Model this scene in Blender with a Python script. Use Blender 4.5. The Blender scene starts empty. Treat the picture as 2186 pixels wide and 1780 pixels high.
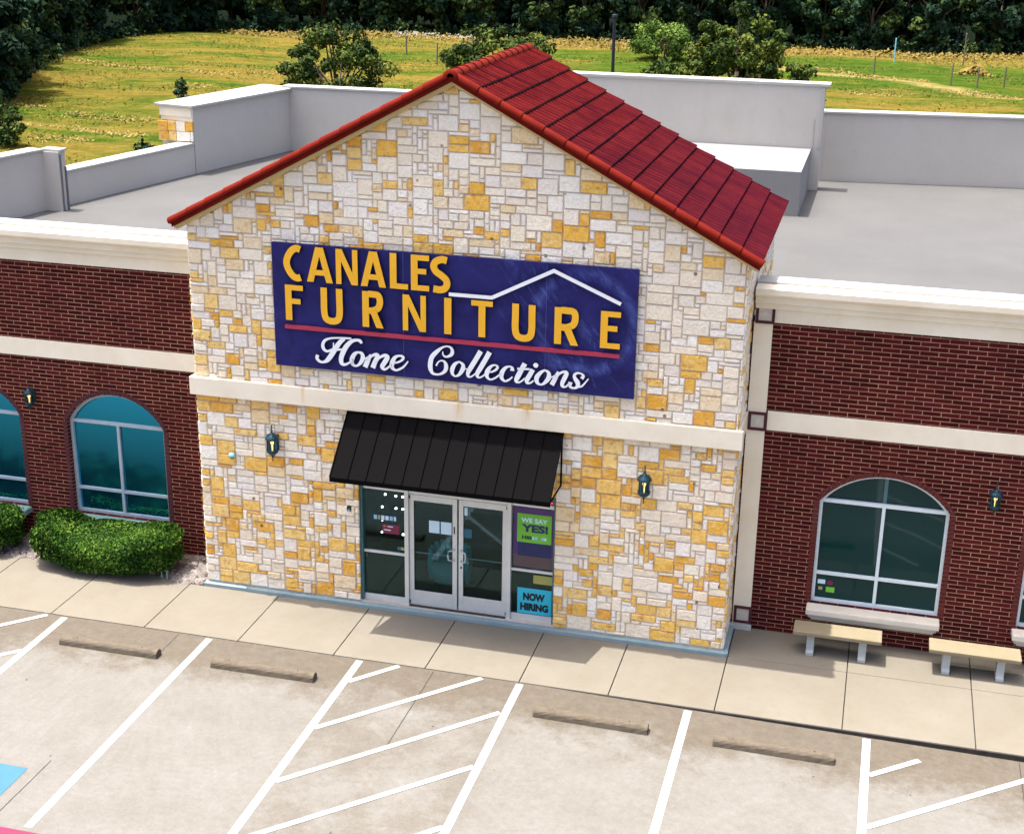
import bpy, bmesh, math, random
from mathutils import Vector, Matrix
R = math.radians
scn = bpy.context.scene
C = bpy.data.collections.new("place"); scn.collection.children.link(C)

# ---------------------------------------------------------------- camera, sky, sun, exposure
cam_d = bpy.data.cameras.new("camera"); cam = bpy.data.objects.new("camera", cam_d); C.objects.link(cam)
yaw, pitch, roll = 0.25066, -0.34188, 0.01631
fw = Vector((-math.sin(yaw)*math.cos(pitch), math.cos(yaw)*math.cos(pitch), math.sin(pitch)))
rt = Vector((math.cos(yaw), math.sin(yaw), 0)); up = rt.cross(fw)
rt2 = rt*math.cos(roll) + up*math.sin(roll); up2 = -rt*math.sin(roll) + up*math.cos(roll)
cam.matrix_world = Matrix(((rt2.x, up2.x, -fw.x, 11.6325), (rt2.y, up2.y, -fw.y, -22.4966), (rt2.z, up2.z, -fw.z, 12.2193), (0, 0, 0, 1)))
cam_d.sensor_fit = 'HORIZONTAL'; cam_d.sensor_width = 36; cam_d.lens = 3088.98/2186*36
cam_d.clip_start = 0.5; cam_d.clip_end = 4000
scn.camera = cam

SUN_DIR = Vector((0.24, -0.006, -1.0)).normalized()          # way the light travels: sun high, a little to the left
elev = math.asin(-SUN_DIR.z)
w = bpy.data.worlds.new("World"); scn.world = w; w.use_nodes = True
nt = w.node_tree; nt.nodes.clear()
sky = nt.nodes.new("ShaderNodeTexSky"); sky.sky_type = 'NISHITA'; sky.sun_disc = False
sky.sun_elevation = elev; sky.sun_rotation = math.atan2(-SUN_DIR.x, -SUN_DIR.y)
sky.air_density = .75; sky.dust_density = 7.0; sky.ozone_density = 1.5
bg = nt.nodes.new("ShaderNodeBackground"); bg.inputs[1].default_value = 0.135
wo = nt.nodes.new("ShaderNodeOutputWorld")
nt.links.new(sky.outputs[0], bg.inputs[0]); nt.links.new(bg.outputs[0], wo.inputs[0])
sd = bpy.data.lights.new("sun", 'SUN'); sd.energy = 2.65; sd.angle = R(0.5); sd.color = (1.0, 0.955, 0.87)
sun = bpy.data.objects.new("sun", sd); C.objects.link(sun)
sun.rotation_euler = SUN_DIR.to_track_quat('-Z', 'Y').to_euler(); sun.location = (0, 0, 60)
scn.view_settings.view_transform = 'Standard'; scn.view_settings.look = 'None'
scn.view_settings.exposure = 1.68; scn.view_settings.gamma = 1.0
scn.view_settings.use_curve_mapping = False

# ---------------------------------------------------------------- object helpers
WM = {}
def tag(o, label=None, cat=None, group=None, kind=None):
    if label: o["label"] = label
    if cat: o["category"] = cat
    if group: o["group"] = group
    if kind: o["kind"] = kind
    return o
def link(o, parent=None):
    C.objects.link(o)
    if parent is not None:
        o.parent = parent; o.matrix_parent_inverse = Matrix.Translation(-WM.get(parent.name, Vector((0, 0, 0))))
    return o
def empty(name, loc, label, cat, group=None):
    o = bpy.data.objects.new(name, None); C.objects.link(o); o.location = loc
    o.empty_display_size = 0.3; WM[o.name] = Vector(loc)
    return tag(o, label, cat, group)
class MB:
    def __init__(s): s.v = []; s.f = []; s.m = []; s.cur = 0; s.sm = []; s.smooth = False; s.col = None
    def add(s, vs, fs):
        n = len(s.v); s.v += [tuple(p) for p in vs]
        for f in fs: s.f.append([n+i for i in f]); s.m.append(s.cur); s.sm.append(s.smooth)
        if s.col is not None: s.col += [s.tone]*len(fs)
    def box(s, x0, x1, y0, y1, z0, z1):
        s.add([(x0,y0,z0),(x1,y0,z0),(x1,y1,z0),(x0,y1,z0),(x0,y0,z1),(x1,y0,z1),(x1,y1,z1),(x0,y1,z1)],
              [(0,3,2,1),(4,5,6,7),(0,1,5,4),(1,2,6,5),(2,3,7,6),(3,0,4,7)]); return s
    def prism(s, poly, a0, a1, axis='y'):
        n = len(poly)
        def P(u, v, a): return (u, a, v) if axis == 'y' else ((a, u, v) if axis == 'x' else (u, v, a))
        s.add([P(u, v, a0) for u, v in poly] + [P(u, v, a1) for u, v in poly],
              [tuple(range(n)), tuple(range(2*n-1, n-1, -1))] + [(i, i+n, (i+1) % n+n, (i+1) % n) for i in range(n)]); return s
    def tube(s, pts, r, k=8, cap=True):
        pts = [Vector(p) for p in pts]; rs = r if isinstance(r, (list, tuple)) else [r]*len(pts); vs = []; fs = []
        ref = Vector((0, 0, 1))
        for i, p in enumerate(pts):
            d = (pts[min(i+1, len(pts)-1)]-pts[max(i-1, 0)]).normalized()
            if abs(d.dot(ref)) > .95: ref = Vector((1, 0, 0)) if abs(d.x) < .9 else Vector((0, 1, 0))
            a = d.cross(ref).normalized(); b = d.cross(a)
            for j in range(k):
                t = 2*math.pi*j/k; vs.append(p+(a*math.cos(t)+b*math.sin(t))*rs[i])
        for i in range(len(pts)-1):
            for j in range(k): fs.append((i*k+j, i*k+(j+1) % k, (i+1)*k+(j+1) % k, (i+1)*k+j))
        if cap: fs += [tuple(range(k)), tuple(range((len(pts)-1)*k, len(pts)*k))]
        s.add(vs, fs); return s
    def lathe(s, prof, c, k=16):
        vs = [(c[0]+r*math.cos(2*math.pi*j/k), c[1]+r*math.sin(2*math.pi*j/k), c[2]+z) for r, z in prof for j in range(k)]
        fs = [(i*k+j, i*k+(j+1) % k, (i+1)*k+(j+1) % k, (i+1)*k+j) for i in range(len(prof)-1) for j in range(k)]
        fs += [tuple(range(k)), tuple(range((len(prof)-1)*k, len(prof)*k))]
        s.add(vs, fs); return s
    def build(s, name, mats, parent=None, bevel=0, recalc=True):
        me = bpy.data.meshes.new(name); me.from_pydata(s.v, [], s.f)
        for m in (mats if isinstance(mats, (list, tuple)) else [mats]): me.materials.append(m)
        me.polygons.foreach_set("material_index", s.m); me.polygons.foreach_set("use_smooth", s.sm)
        if s.col is not None:
            at = me.attributes.new("tone", 'FLOAT_COLOR', 'FACE')
            at.data.foreach_set("color", [c for t in s.col for c in t])
        if recalc:
            bm = bmesh.new(); bm.from_mesh(me); bmesh.ops.recalc_face_normals(bm, faces=bm.faces); bm.to_mesh(me); bm.free()
        me.update(); o = bpy.data.objects.new(name, me); link(o, parent)
        if bevel:
            b = o.modifiers.new("bevel", 'BEVEL'); b.width = bevel; b.segments = 2; b.limit_method = 'ANGLE'; b.angle_limit = R(40)
        return o
def plate_mesh(outer, holes, y0, y1, name):
    """flat slab in the xz plane with holes, thickness y0..y1, from a filled 2D curve"""
    cu = bpy.data.curves.new(name, 'CURVE'); cu.dimensions = '2D'; cu.fill_mode = 'BOTH'; cu.extrude = abs(y1-y0)/2
    for loop in [outer]+holes:
        sp = cu.splines.new('POLY'); sp.points.add(len(loop)-1); sp.use_cyclic_u = True
        for p, q in zip(sp.points, loop): p.co = (q[0], q[1], 0, 1)
    o = bpy.data.objects.new(name, cu); C.objects.link(o)
    me = bpy.data.meshes.new_from_object(o.evaluated_get(bpy.context.evaluated_depsgraph_get()))
    bpy.data.objects.remove(o); bpy.data.curves.remove(cu)
    me.transform(Matrix(((1, 0, 0, 0), (0, 0, -1, (y0+y1)/2), (0, 1, 0, 0), (0, 0, 0, 1)))); me.name = name
    return me
def mesh_obj(name, me, mat, parent=None):
    me.materials.clear(); me.materials.append(mat); o = bpy.data.objects.new(name, me); link(o, parent); return o
def text_mesh(txt, x0, x1, z0, z1, y, mat, name, parent, bold=0.02, depth=0.004):
    cu = bpy.data.curves.new(name, 'FONT'); cu.body = txt; cu.extrude = 0.5; cu.offset = bold; cu.resolution_u = 3
    o = bpy.data.objects.new(name, cu); C.objects.link(o)
    me = bpy.data.meshes.new_from_object(o.evaluated_get(bpy.context.evaluated_depsgraph_get()))
    bpy.data.objects.remove(o); bpy.data.curves.remove(cu)
    xs = [v.co.x for v in me.vertices]; zs = [v.co.y for v in me.vertices]
    a, b, c, d = min(xs), max(xs), min(zs), max(zs)
    for v in me.vertices:
        v.co = Vector((x0+(v.co.x-a)/(b-a)*(x1-x0), y-v.co.z*depth, z0+(v.co.y-c)/(d-c)*(z1-z0)))
    return mesh_obj(name, me, mat, parent)
def copy_tree(o, loc=None, parent=None, label=None, group=None):
    c = o.copy(); C.objects.link(c)
    if parent is not None: c.parent = parent
    if loc is not None: c.location = loc
    if label: c["label"] = label
    if group: c["group"] = group
    for ch in list(o.children): copy_tree(ch, parent=c)
    return c

# ---------------------------------------------------------------- materials
class N:
    def __init__(s, name):
        s.m = bpy.data.materials.new(name); s.m.use_nodes = True; s.t = s.m.node_tree; s.b = s.t.nodes["Principled BSDF"]
        s.co = s.t.nodes.new("ShaderNodeTexCoord").outputs["Object"]
    def lk(s, a, b): s.t.links.new(a, b)
    def put(s, sock, v):
        if isinstance(v, bpy.types.NodeSocket): s.lk(v, sock)
        elif isinstance(v, tuple) and len(v) == 3 and sock.type == 'RGBA': sock.default_value = (*v, 1)
        else: sock.default_value = v
    def noise(s, scale, detail=4, rough=.6, vec=None, dist=0, out=0):
        n = s.t.nodes.new("ShaderNodeTexNoise"); n.inputs["Scale"].default_value = scale; n.inputs["Detail"].default_value = detail
        n.inputs["Roughness"].default_value = rough; n.inputs["Distortion"].default_value = dist; s.lk(vec or s.co, n.inputs["Vector"]); return n.outputs[out]
    def map(s, scale=(1, 1, 1), loc=(0, 0, 0), rot=(0, 0, 0), vec=None):
        n = s.t.nodes.new("ShaderNodeMapping"); n.inputs["Scale"].default_value = scale; n.inputs["Location"].default_value = loc
        n.inputs["Rotation"].default_value = rot; s.lk(vec or s.co, n.inputs["Vector"]); return n.outputs[0]
    def ramp(s, f, stops, const=False):
        n = s.t.nodes.new("ShaderNodeValToRGB"); s.lk(f, n.inputs[0]); e = n.color_ramp.elements
        while len(e) < len(stops): e.new(.5)
        for el, (p, c) in zip(e, stops): el.position = p; el.color = (*c, 1) if isinstance(c, tuple) else (c, c, c, 1)
        if const: n.color_ramp.interpolation = 'CONSTANT'
        return n.outputs[0]
    def mix(s, f, a, b, mode='MIX'):
        n = s.t.nodes.new("ShaderNodeMix"); n.data_type = 'RGBA'; n.blend_type = mode
        s.put(n.inputs[0], f); s.put(n.inputs[6], a); s.put(n.inputs[7], b); return n.outputs[2]
    def math(s, op, a, b=0.0, c=None):
        n = s.t.nodes.new("ShaderNodeMath"); n.operation = op; s.put(n.inputs[0], a); s.put(n.inputs[1], b)
        if c is not None: s.put(n.inputs[2], c)
        return n.outputs[0]
    def rng(s, v, a, b, c=0., d=1.):
        n = s.t.nodes.new("ShaderNodeMapRange"); s.put(n.inputs[0], v)
        for i, q in enumerate((a, b, c, d)): n.inputs[i+1].default_value = q
        return n.outputs[0]
    def xyz(s, vec=None):
        n = s.t.nodes.new("ShaderNodeSeparateXYZ"); s.lk(vec or s.co, n.inputs[0]); return n.outputs
    def bump(s, h, strength=.3, dist=.02):
        n = s.t.nodes.new("ShaderNodeBump"); n.inputs["Strength"].default_value = strength; n.inputs["Distance"].default_value = dist
        s.put(n.inputs["Height"], h); s.lk(n.outputs[0], s.b.inputs["Normal"]); return n.outputs[0]
    def fin(s, col, rough=.8, metal=0, spec=.4, **k):
        s.put(s.b.inputs["Base Color"], col); s.put(s.b.inputs["Roughness"], rough); s.b.inputs["Metallic"].default_value = metal
        s.b.inputs["Specular IOR Level"].default_value = spec
        for a, v in k.items(): s.put(s.b.inputs[a.replace('_', ' ')], v)
        return s.m
def pm(name, a, b, scale=6, rough=.7, bump=.15, metal=0, stretch=(1, 1, 1), dist=.01, spec=.4):
    n = N(name); v = n.map(stretch)
    f = n.noise(scale, 6, .65, v); col = n.mix(n.rng(f, .3, .7), a, b)
    g = n.noise(scale*9, 3, .6, v); col = n.mix(n.math('MULTIPLY', g, .25), col, tuple(q*.7 for q in a))
    if bump: n.bump(g, bump, dist)
    return n.fin(col, n.rng(f, 0, 1, rough-.08, rough+.08), metal, spec)

# stone mosaic: each block carries its own tone, the shader adds grain and rust blotches
def m_stone():
    n = N("ashlar_stone"); a = n.t.nodes.new("ShaderNodeAttribute"); a.attribute_name = "tone"; col = a.outputs["Color"]
    f = n.noise(3.2, 6, .7); g = n.noise(22, 6, .7); h = n.noise(7, 5, .65)
    sr = n.t.nodes.new("ShaderNodeSeparateColor"); n.lk(a.outputs["Color"], sr.inputs[0]); sat = n.rng(n.math('SUBTRACT', sr.outputs[0], sr.outputs[2]), .25, .55)
    q1 = n.noise(5.5, 6, .72); q2 = n.noise(9, 6, .7, n.map((1, 1, 1), loc=(7, 3, 5))); q3 = n.noise(15, 5, .65)
    gold = n.mix(n.rng(q1, .50, .68, 0, .8), col, (.95, .74, .38)); gold = n.mix(n.rng(q2, .50, .68, 0, .8), gold, (.58, .27, .06))
    pale = n.mix(n.rng(q1, .52, .72, 0, .7), col, (.92, .77, .56)); pale = n.mix(n.rng(q2, .58, .76, 0, .3), pale, (.80, .74, .68))
    col = n.mix(sat, pale, gold); col = n.mix(n.rng(q3, .32, .62, .2, 0), col, n.mix(1.0, col, (.70, .66, .62), 'MULTIPLY'))
    z = n.xyz()[2]
    low = n.rng(z, 3.9, 3.2, 0, 1)
    under = n.math('MULTIPLY', n.rng(z, 3.3, 3.8, 0, 1), n.rng(z, 3.82, 3.8, 0, 1))
    blot = n.math('MULTIPLY', n.rng(n.noise(2.3, 7, .75), .53, .68), low)
    col = n.mix(n.math('MULTIPLY', blot, .35), col, (.72, .45, .22))
    und = n.math('MULTIPLY', under, n.rng(n.noise(1.7, 6, .75, n.map((2, 2, .6))), .4, .62))
    col = n.mix(n.math('MULTIPLY', und, .6), col, (.62, .36, .10))
    col = n.mix(n.rng(g, .5, .75, 0, .14), col, n.mix(1.0, col, (.72, .66, .62), 'MULTIPLY'))
    vo = n.t.nodes.new("ShaderNodeTexVoronoi"); vo.inputs["Scale"].default_value = 2.1; n.lk(n.co, vo.inputs["Vector"])
    col = n.mix(n.rng(vo.outputs["Distance"], .05, .085, .8, 0), col, (.10, .05, .045))
    n.bump(n.math('ADD', n.math('MULTIPLY', g, .5), n.math('ADD', h, q3)), .9, .045)
    return n.fin(col, .95, 0, .1)
def m_brick():
    n = N("dark_red_brick"); x = n.xyz(); cb = n.t.nodes.new("ShaderNodeCombineXYZ"); n.lk(x[0], cb.inputs[0]); n.lk(x[2], cb.inputs[1])
    b = n.t.nodes.new("ShaderNodeTexBrick"); n.lk(cb.outputs[0], b.inputs["Vector"]); b.offset = .5; b.squash = 1
    for k, v in (("Scale", 1.0), ("Mortar Size", .0060), ("Mortar Smooth", .15), ("Bias", .0), ("Brick Width", .30), ("Row Height", .0785)): b.inputs[k].default_value = v
    b.inputs["Color1"].default_value = (.042, .0046, .0050, 1); b.inputs["Color2"].default_value = (.092, .0110, .0110, 1); b.inputs["Mortar"].default_value = (.47, .28, .18, 1)
    f = n.noise(2.5, 5, .6); g = n.noise(30, 4, .6)
    col = n.mix(n.rng(f, .35, .7, 0, .45), b.outputs["Color"], n.mix(1.0, b.outputs["Color"], (.6, .55, .75), 'MULTIPLY'))
    col = n.mix(n.rng(g, .3, .8, 0, .25), col, n.mix(1.0, col, (.6, .6, .6), 'MULTIPLY'))
    col = n.mix(n.math('MULTIPLY', b.outputs['Fac'], n.rng(n.noise(1.6, 6, .75), .42, .66, 0, .7)), col, (.10, .05, .04))
    n.bump(n.math('SUBTRACT', n.math('MULTIPLY', g, .3), b.outputs["Fac"]), .5, .01)
    return n.fin(col, .9, 0, .08)
def m_lot():
    n = N("parking_concrete"); X = n.xyz(); y = X[1]
    f = n.noise(1.1, 8, .8); g = n.noise(5, 8, .75); h = n.noise(45, 5, .7); s2 = n.noise(1.0, 8, .78)
    col = n.mix(n.rng(f, .35, .65), (.154, .147, .132), (.184, .179, .167))
    near = n.math('MULTIPLY', n.rng(n.math('ADD', y, n.math('MULTIPLY', s2, 3.4)), -1.75, -1.05), 1.0)
    ha = n.math('MULTIPLY', n.math('MULTIPLY', n.rng(X[0], 3.6, 3.9), n.rng(X[0], 6.9, 6.5)), n.rng(n.noise(.8, 6, .75), .42, .56)); near = n.math('MAXIMUM', near, n.math('MULTIPLY', ha, .55))
    col = n.mix(n.math('MULTIPLY', near, .72), col, n.mix(n.rng(g, .3, .7), (.072, .056, .036), (.120, .098, .070)))
    col = n.mix(n.rng(n.noise(9, 9, .88), .38, .62, .7, 0), col, n.mix(1.0, col, (.76, .73, .69), 'MULTIPLY'))
    col = n.mix(n.rng(h, .42, .7, 0, .55), col, n.mix(1.0, col, (.72, .74, .80), 'MULTIPLY'))
    v = n.t.nodes.new("ShaderNodeTexVoronoi"); v.inputs["Scale"].default_value = 1.6; n.lk(n.co, v.inputs["Vector"])
    dots = n.rng(v.outputs["Distance"], .030, .042, 1, 0)
    col = n.mix(n.math('MULTIPLY', dots, .85), col, (.05, .045, .045))
    c = n.t.nodes.new("ShaderNodeTexVoronoi"); c.feature = 'DISTANCE_TO_EDGE'; c.inputs["Scale"].default_value = .33
    n.lk(n.mix(.14, n.co, n.noise(2.2, 5, .7, out=1)), c.inputs["Vector"])
    cr = n.math('MULTIPLY', n.rng(c.outputs["Distance"], .0025, .006, 1, 0), n.rng(n.noise(.5, 3), .52, .62))
    col = n.mix(n.math('MULTIPLY', cr, .4), col, (.14, .12, .11))
    n.bump(h, .25, .006)
    return n.fin(col, .9, 0, .2)
def m_walk():
    n = N("sidewalk_concrete"); f = n.noise(.8, 7, .7); g = n.noise(7, 7, .7); h = n.noise(60, 4, .7)
    col = n.mix(n.rng(f, .35, .65), (.160, .144, .114), (.182, .166, .136))
    col = n.mix(n.rng(g, .5, .8, 0, .3), col, (.13, .103, .072)); col = n.mix(n.rng(h, .5, .85, 0, .2), col, (.12, .10, .08))
    n.bump(h, .2, .004); return n.fin(col, .88, 0, .2)
def m_field():
    n = N("meadow_grass"); X = n.xyz(); x, y = X[0], X[1]
    st = n.noise(.11, 7, .7, n.map((.55, 1.6, 1), rot=(0, 0, .12))); sm = n.noise(.6, 7, .75, n.map((.6, 1.5, 1))); fi = n.noise(2.2, 7, .8, n.map((.7, 1.6, 1)))
    green = n.mix(n.rng(sm, .35, .65), (.022, .056, .007), (.062, .104, .011)); och = n.mix(n.rng(sm, .35, .65), (.120, .090, .014), (.185, .134, .032))
    rgt = n.rng(x, -22, -8); fary = n.rng(y, 84, 92)
    gbias = n.math('MULTIPLY', rgt, n.math('MULTIPLY', fary, .17))
    f = n.math('ADD', st, n.math('MULTIPLY', sm, .25)); f = n.math('SUBTRACT', f, gbias)
    col = n.mix(n.rng(f, .52, .68), green, och)
    edge = n.math('MULTIPLY', n.rng(y, 104.5, 108.5), n.rng(x, -60, -55)); col = n.mix(n.math('MULTIPLY', edge, n.rng(st, .3, .6, .3, 1)), col, (.22, .14, .035))
    # pale worn track across the right of the field
    ty = n.math('SUBTRACT', y, n.math('SUBTRACT', 102.5, n.math('MULTIPLY', n.math('ADD', x, 1.0), .93)))
    ty = n.math('ABSOLUTE', n.math('ADD', ty, n.math('MULTIPLY', n.math('SUBTRACT', st, .5), 9)))
    tr = n.math('MULTIPLY', n.rng(ty, 1.6, .2), n.rng(x, -14, -6)); col = n.mix(n.math('MULTIPLY', tr, .8), col, (.30, .22, .085))
    dark = n.rng(n.noise(.35, 6, .75, n.map((.5, 1.8, 1), loc=(9, 3, 0))), .58, .68); col = n.mix(n.math('MULTIPLY', dark, .5), col, (.035, .055, .006))
    col = n.mix(n.rng(fi, .48, .66, 0, .55), col, (.042, .058, .006)); col = n.mix(n.rng(fi, .46, .30, 0, .5), col, (.27, .20, .06))
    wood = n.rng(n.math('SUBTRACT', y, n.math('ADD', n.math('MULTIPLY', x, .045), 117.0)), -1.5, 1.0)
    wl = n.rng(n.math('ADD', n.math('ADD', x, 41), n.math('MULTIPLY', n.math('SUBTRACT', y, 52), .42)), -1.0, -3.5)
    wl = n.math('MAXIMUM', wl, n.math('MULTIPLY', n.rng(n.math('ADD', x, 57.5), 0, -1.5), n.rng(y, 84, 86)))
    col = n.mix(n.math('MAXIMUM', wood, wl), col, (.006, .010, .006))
    n.bump(n.math('ADD', sm, fi), .8, .25); return n.fin(col, 1, 0, .0)
def m_leaf(name, a, b, c):
    n = N(name); at = n.t.nodes.new("ShaderNodeAttribute"); at.attribute_name = "tone"
    t = n.xyz(at.outputs["Vector"])[0]; oi = n.t.nodes.new("ShaderNodeObjectInfo").outputs["Random"]
    col = n.ramp(t, [(0, a), (.55, b), (1, c)]); col = n.mix(n.rng(oi, 0, 1, 0, .4), col, n.mix(1.0, col, (.62, .8, .9), 'MULTIPLY'))
    return n.fin(col, .75, 0, .10)
def m_sign():
    n = N("sign_blue"); X = n.xyz(); f = n.noise(1.3, 5, .65, dist=1.2); v = n.map((1, 1, 1), rot=(0, .7, 0))
    g = n.noise(3.0, 9, .8, n.map((1.6, 1, .45), vec=v), dist=.8)
    col = n.mix(n.rng(f, .3, .7), (.012, .011, .072), (.024, .024, .150))
    mk = n.math('MULTIPLY', n.rng(g, .55, .72), n.rng(X[0], 5.3, 6.6)); col = n.mix(n.math('MULTIPLY', mk, .45), col, (.16, .24, .62))
    ring = n.math('ABSOLUTE', n.math('SUBTRACT', n.math('SQRT', n.math('ADD', n.math('POWER', n.math('SUBTRACT', X[0], 7.1), 2), n.math('POWER', n.math('SUBTRACT', X[2], 5.75), 2))), .82))
    col = n.mix(n.math('MULTIPLY', n.math('MULTIPLY', n.rng(ring, .13, 0), n.rng(g, .4, .6)), .4), col, (.14, .2, .6))
    return n.fin(col, .5, 0, .12)
def m_glass(name, tint, refl, tilt=0, spec=.5):
    """coated window glass: dark see-through tint under a coloured mirror coat; tilt = normal turned up so the flat pane mirrors the sky"""
    n = N(name); t = n.t; b = n.b
    n.put(b.inputs["Base Color"], tint); b.inputs["Roughness"].default_value = .04; b.inputs["Metallic"].default_value = refl
    b.inputs["Specular IOR Level"].default_value = spec
    wv = n.noise(.9, 2, .5)
    if tilt:
        nm = t.nodes.new("ShaderNodeNewGeometry"); va = t.nodes.new("ShaderNodeVectorMath"); va.operation = 'ADD'; n.lk(nm.outputs["Normal"], va.inputs[0]); va.inputs[1].default_value = (0, 0, tilt)
        vn = t.nodes.new("ShaderNodeVectorMath"); vn.operation = 'NORMALIZE'; n.lk(va.outputs[0], vn.inputs[0]); n.lk(vn.outputs[0], b.inputs["Normal"])
    else: n.bump(wv, .06, .05)
    return n.m
def m_clear(name, tint, k=.12):
    n = N(name); t = n.t; t.nodes.remove(n.b)
    tr = t.nodes.new("ShaderNodeBsdfTransparent"); tr.inputs[0].default_value = (*tint, 1); gl = t.nodes.new("ShaderNodeBsdfGlossy"); gl.inputs["Roughness"].default_value = .03; gl.inputs[0].default_value = (.45, .68, .75, 1)
    fr = t.nodes.new("ShaderNodeFresnel"); fr.inputs[0].default_value = 1.5; mx = t.nodes.new("ShaderNodeMixShader")
    n.lk(fr.outputs[0], mx.inputs[0]); n.lk(tr.outputs[0], mx.inputs[1]); n.lk(gl.outputs[0], mx.inputs[2]); n.lk(mx.outputs[0], t.nodes["Material Output"].inputs[0]); return n.m
def m_emit(name, col, s):
    n = N(name); n.fin(col, .5); n.put(n.b.inputs["Emission Color"], col); n.b.inputs["Emission Strength"].default_value = s; return n.m
def m_tiles():
    n = N("red_roof_tiles"); f = n.noise(1.4, 6, .7, n.map((1, 1, 1), rot=(0, .49, 0))); g = n.noise(10, 5, .7)
    col = n.mix(n.rng(f, .35, .65), (.052, .0045, .0040), (.120, .0110, .0075)); col = n.mix(n.rng(g, .45, .8, 0, .6), col, (.10, .012, .016))
    sk = n.noise(1.0, 5, .75, n.map((.45, 13, .45))); col = n.mix(n.rng(sk, .45, .68, 0, .85), col, (.010, .002, .007)); rib = n.math('SINE', n.math('MULTIPLY', n.xyz()[1], 2*math.pi/.2)); valley_shade = n.math('MULTIPLY', n.rng(rib, .25, -.7), n.rng(n.noise(2, 5, .7, n.map((1, 2, 1))), .35, .6, .45, 1)); col = n.mix(n.math('MULTIPLY', valley_shade, .85), col, (.012, .002, .005)); wx = n.rng(n.math('ADD', n.xyz()[0], n.math('MULTIPLY', f, 2.5)), 6.2, 10.5, 0, .55); col = n.mix(wx, col, (.040, .006, .014)); n.bump(g, .3, .01); return n.fin(col, .95, 0, .0)  # dark sine stripes paint the shade between the tile ribs
def m_stucco():
    n = N("cream_stucco"); f = n.noise(1.2, 6, .65); g = n.noise(40, 4, .6); X = n.xyz()
    col = n.mix(n.rng(f, .35, .65), (.76, .68, .53), (.84, .77, .63)); dr = n.noise(5, 5, .7, n.map((2.2, 1, .25)))
    col = n.mix(n.rng(dr, .6, .85, 0, .35), col, (.55, .50, .42))
    for cx_, wd in ((4.95, .12), (6.15, .10), (2.1, .05)):
        mk = n.math('MULTIPLY', n.rng(n.math('ABSOLUTE', n.math('SUBTRACT', X[0], cx_)), wd, .01), n.math('MULTIPLY', n.rng(X[1], .3, .0), n.rng(X[2], 3.75, 4.15)))
        mk = n.math('MULTIPLY', mk, n.rng(X[2], 4.3, 4.2)); col = n.mix(n.math('MULTIPLY', mk, n.rng(dr, .35, .6)), col, (.62, .36, .08))
    n.bump(g, .25, .006); return n.fin(col, .85, 0, .2)
def m_membrane(name, a, b):
    n = N(name); f = n.noise(.45, 7, .7); g = n.noise(6, 6, .7); st = n.noise(1.2, 5, .7, n.map((2.5, .3, 1)))
    col = n.mix(n.rng(f, .35, .65), a, b); col = n.mix(n.rng(st, .55, .8, 0, .25), col, tuple(q*.75 for q in a)); col = n.mix(n.rng(g, .5, .85, 0, .15), col, tuple(q*.6 for q in a))
    n.bump(g, .1, .01); return n.fin(col, .8, 0, .25)

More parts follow.
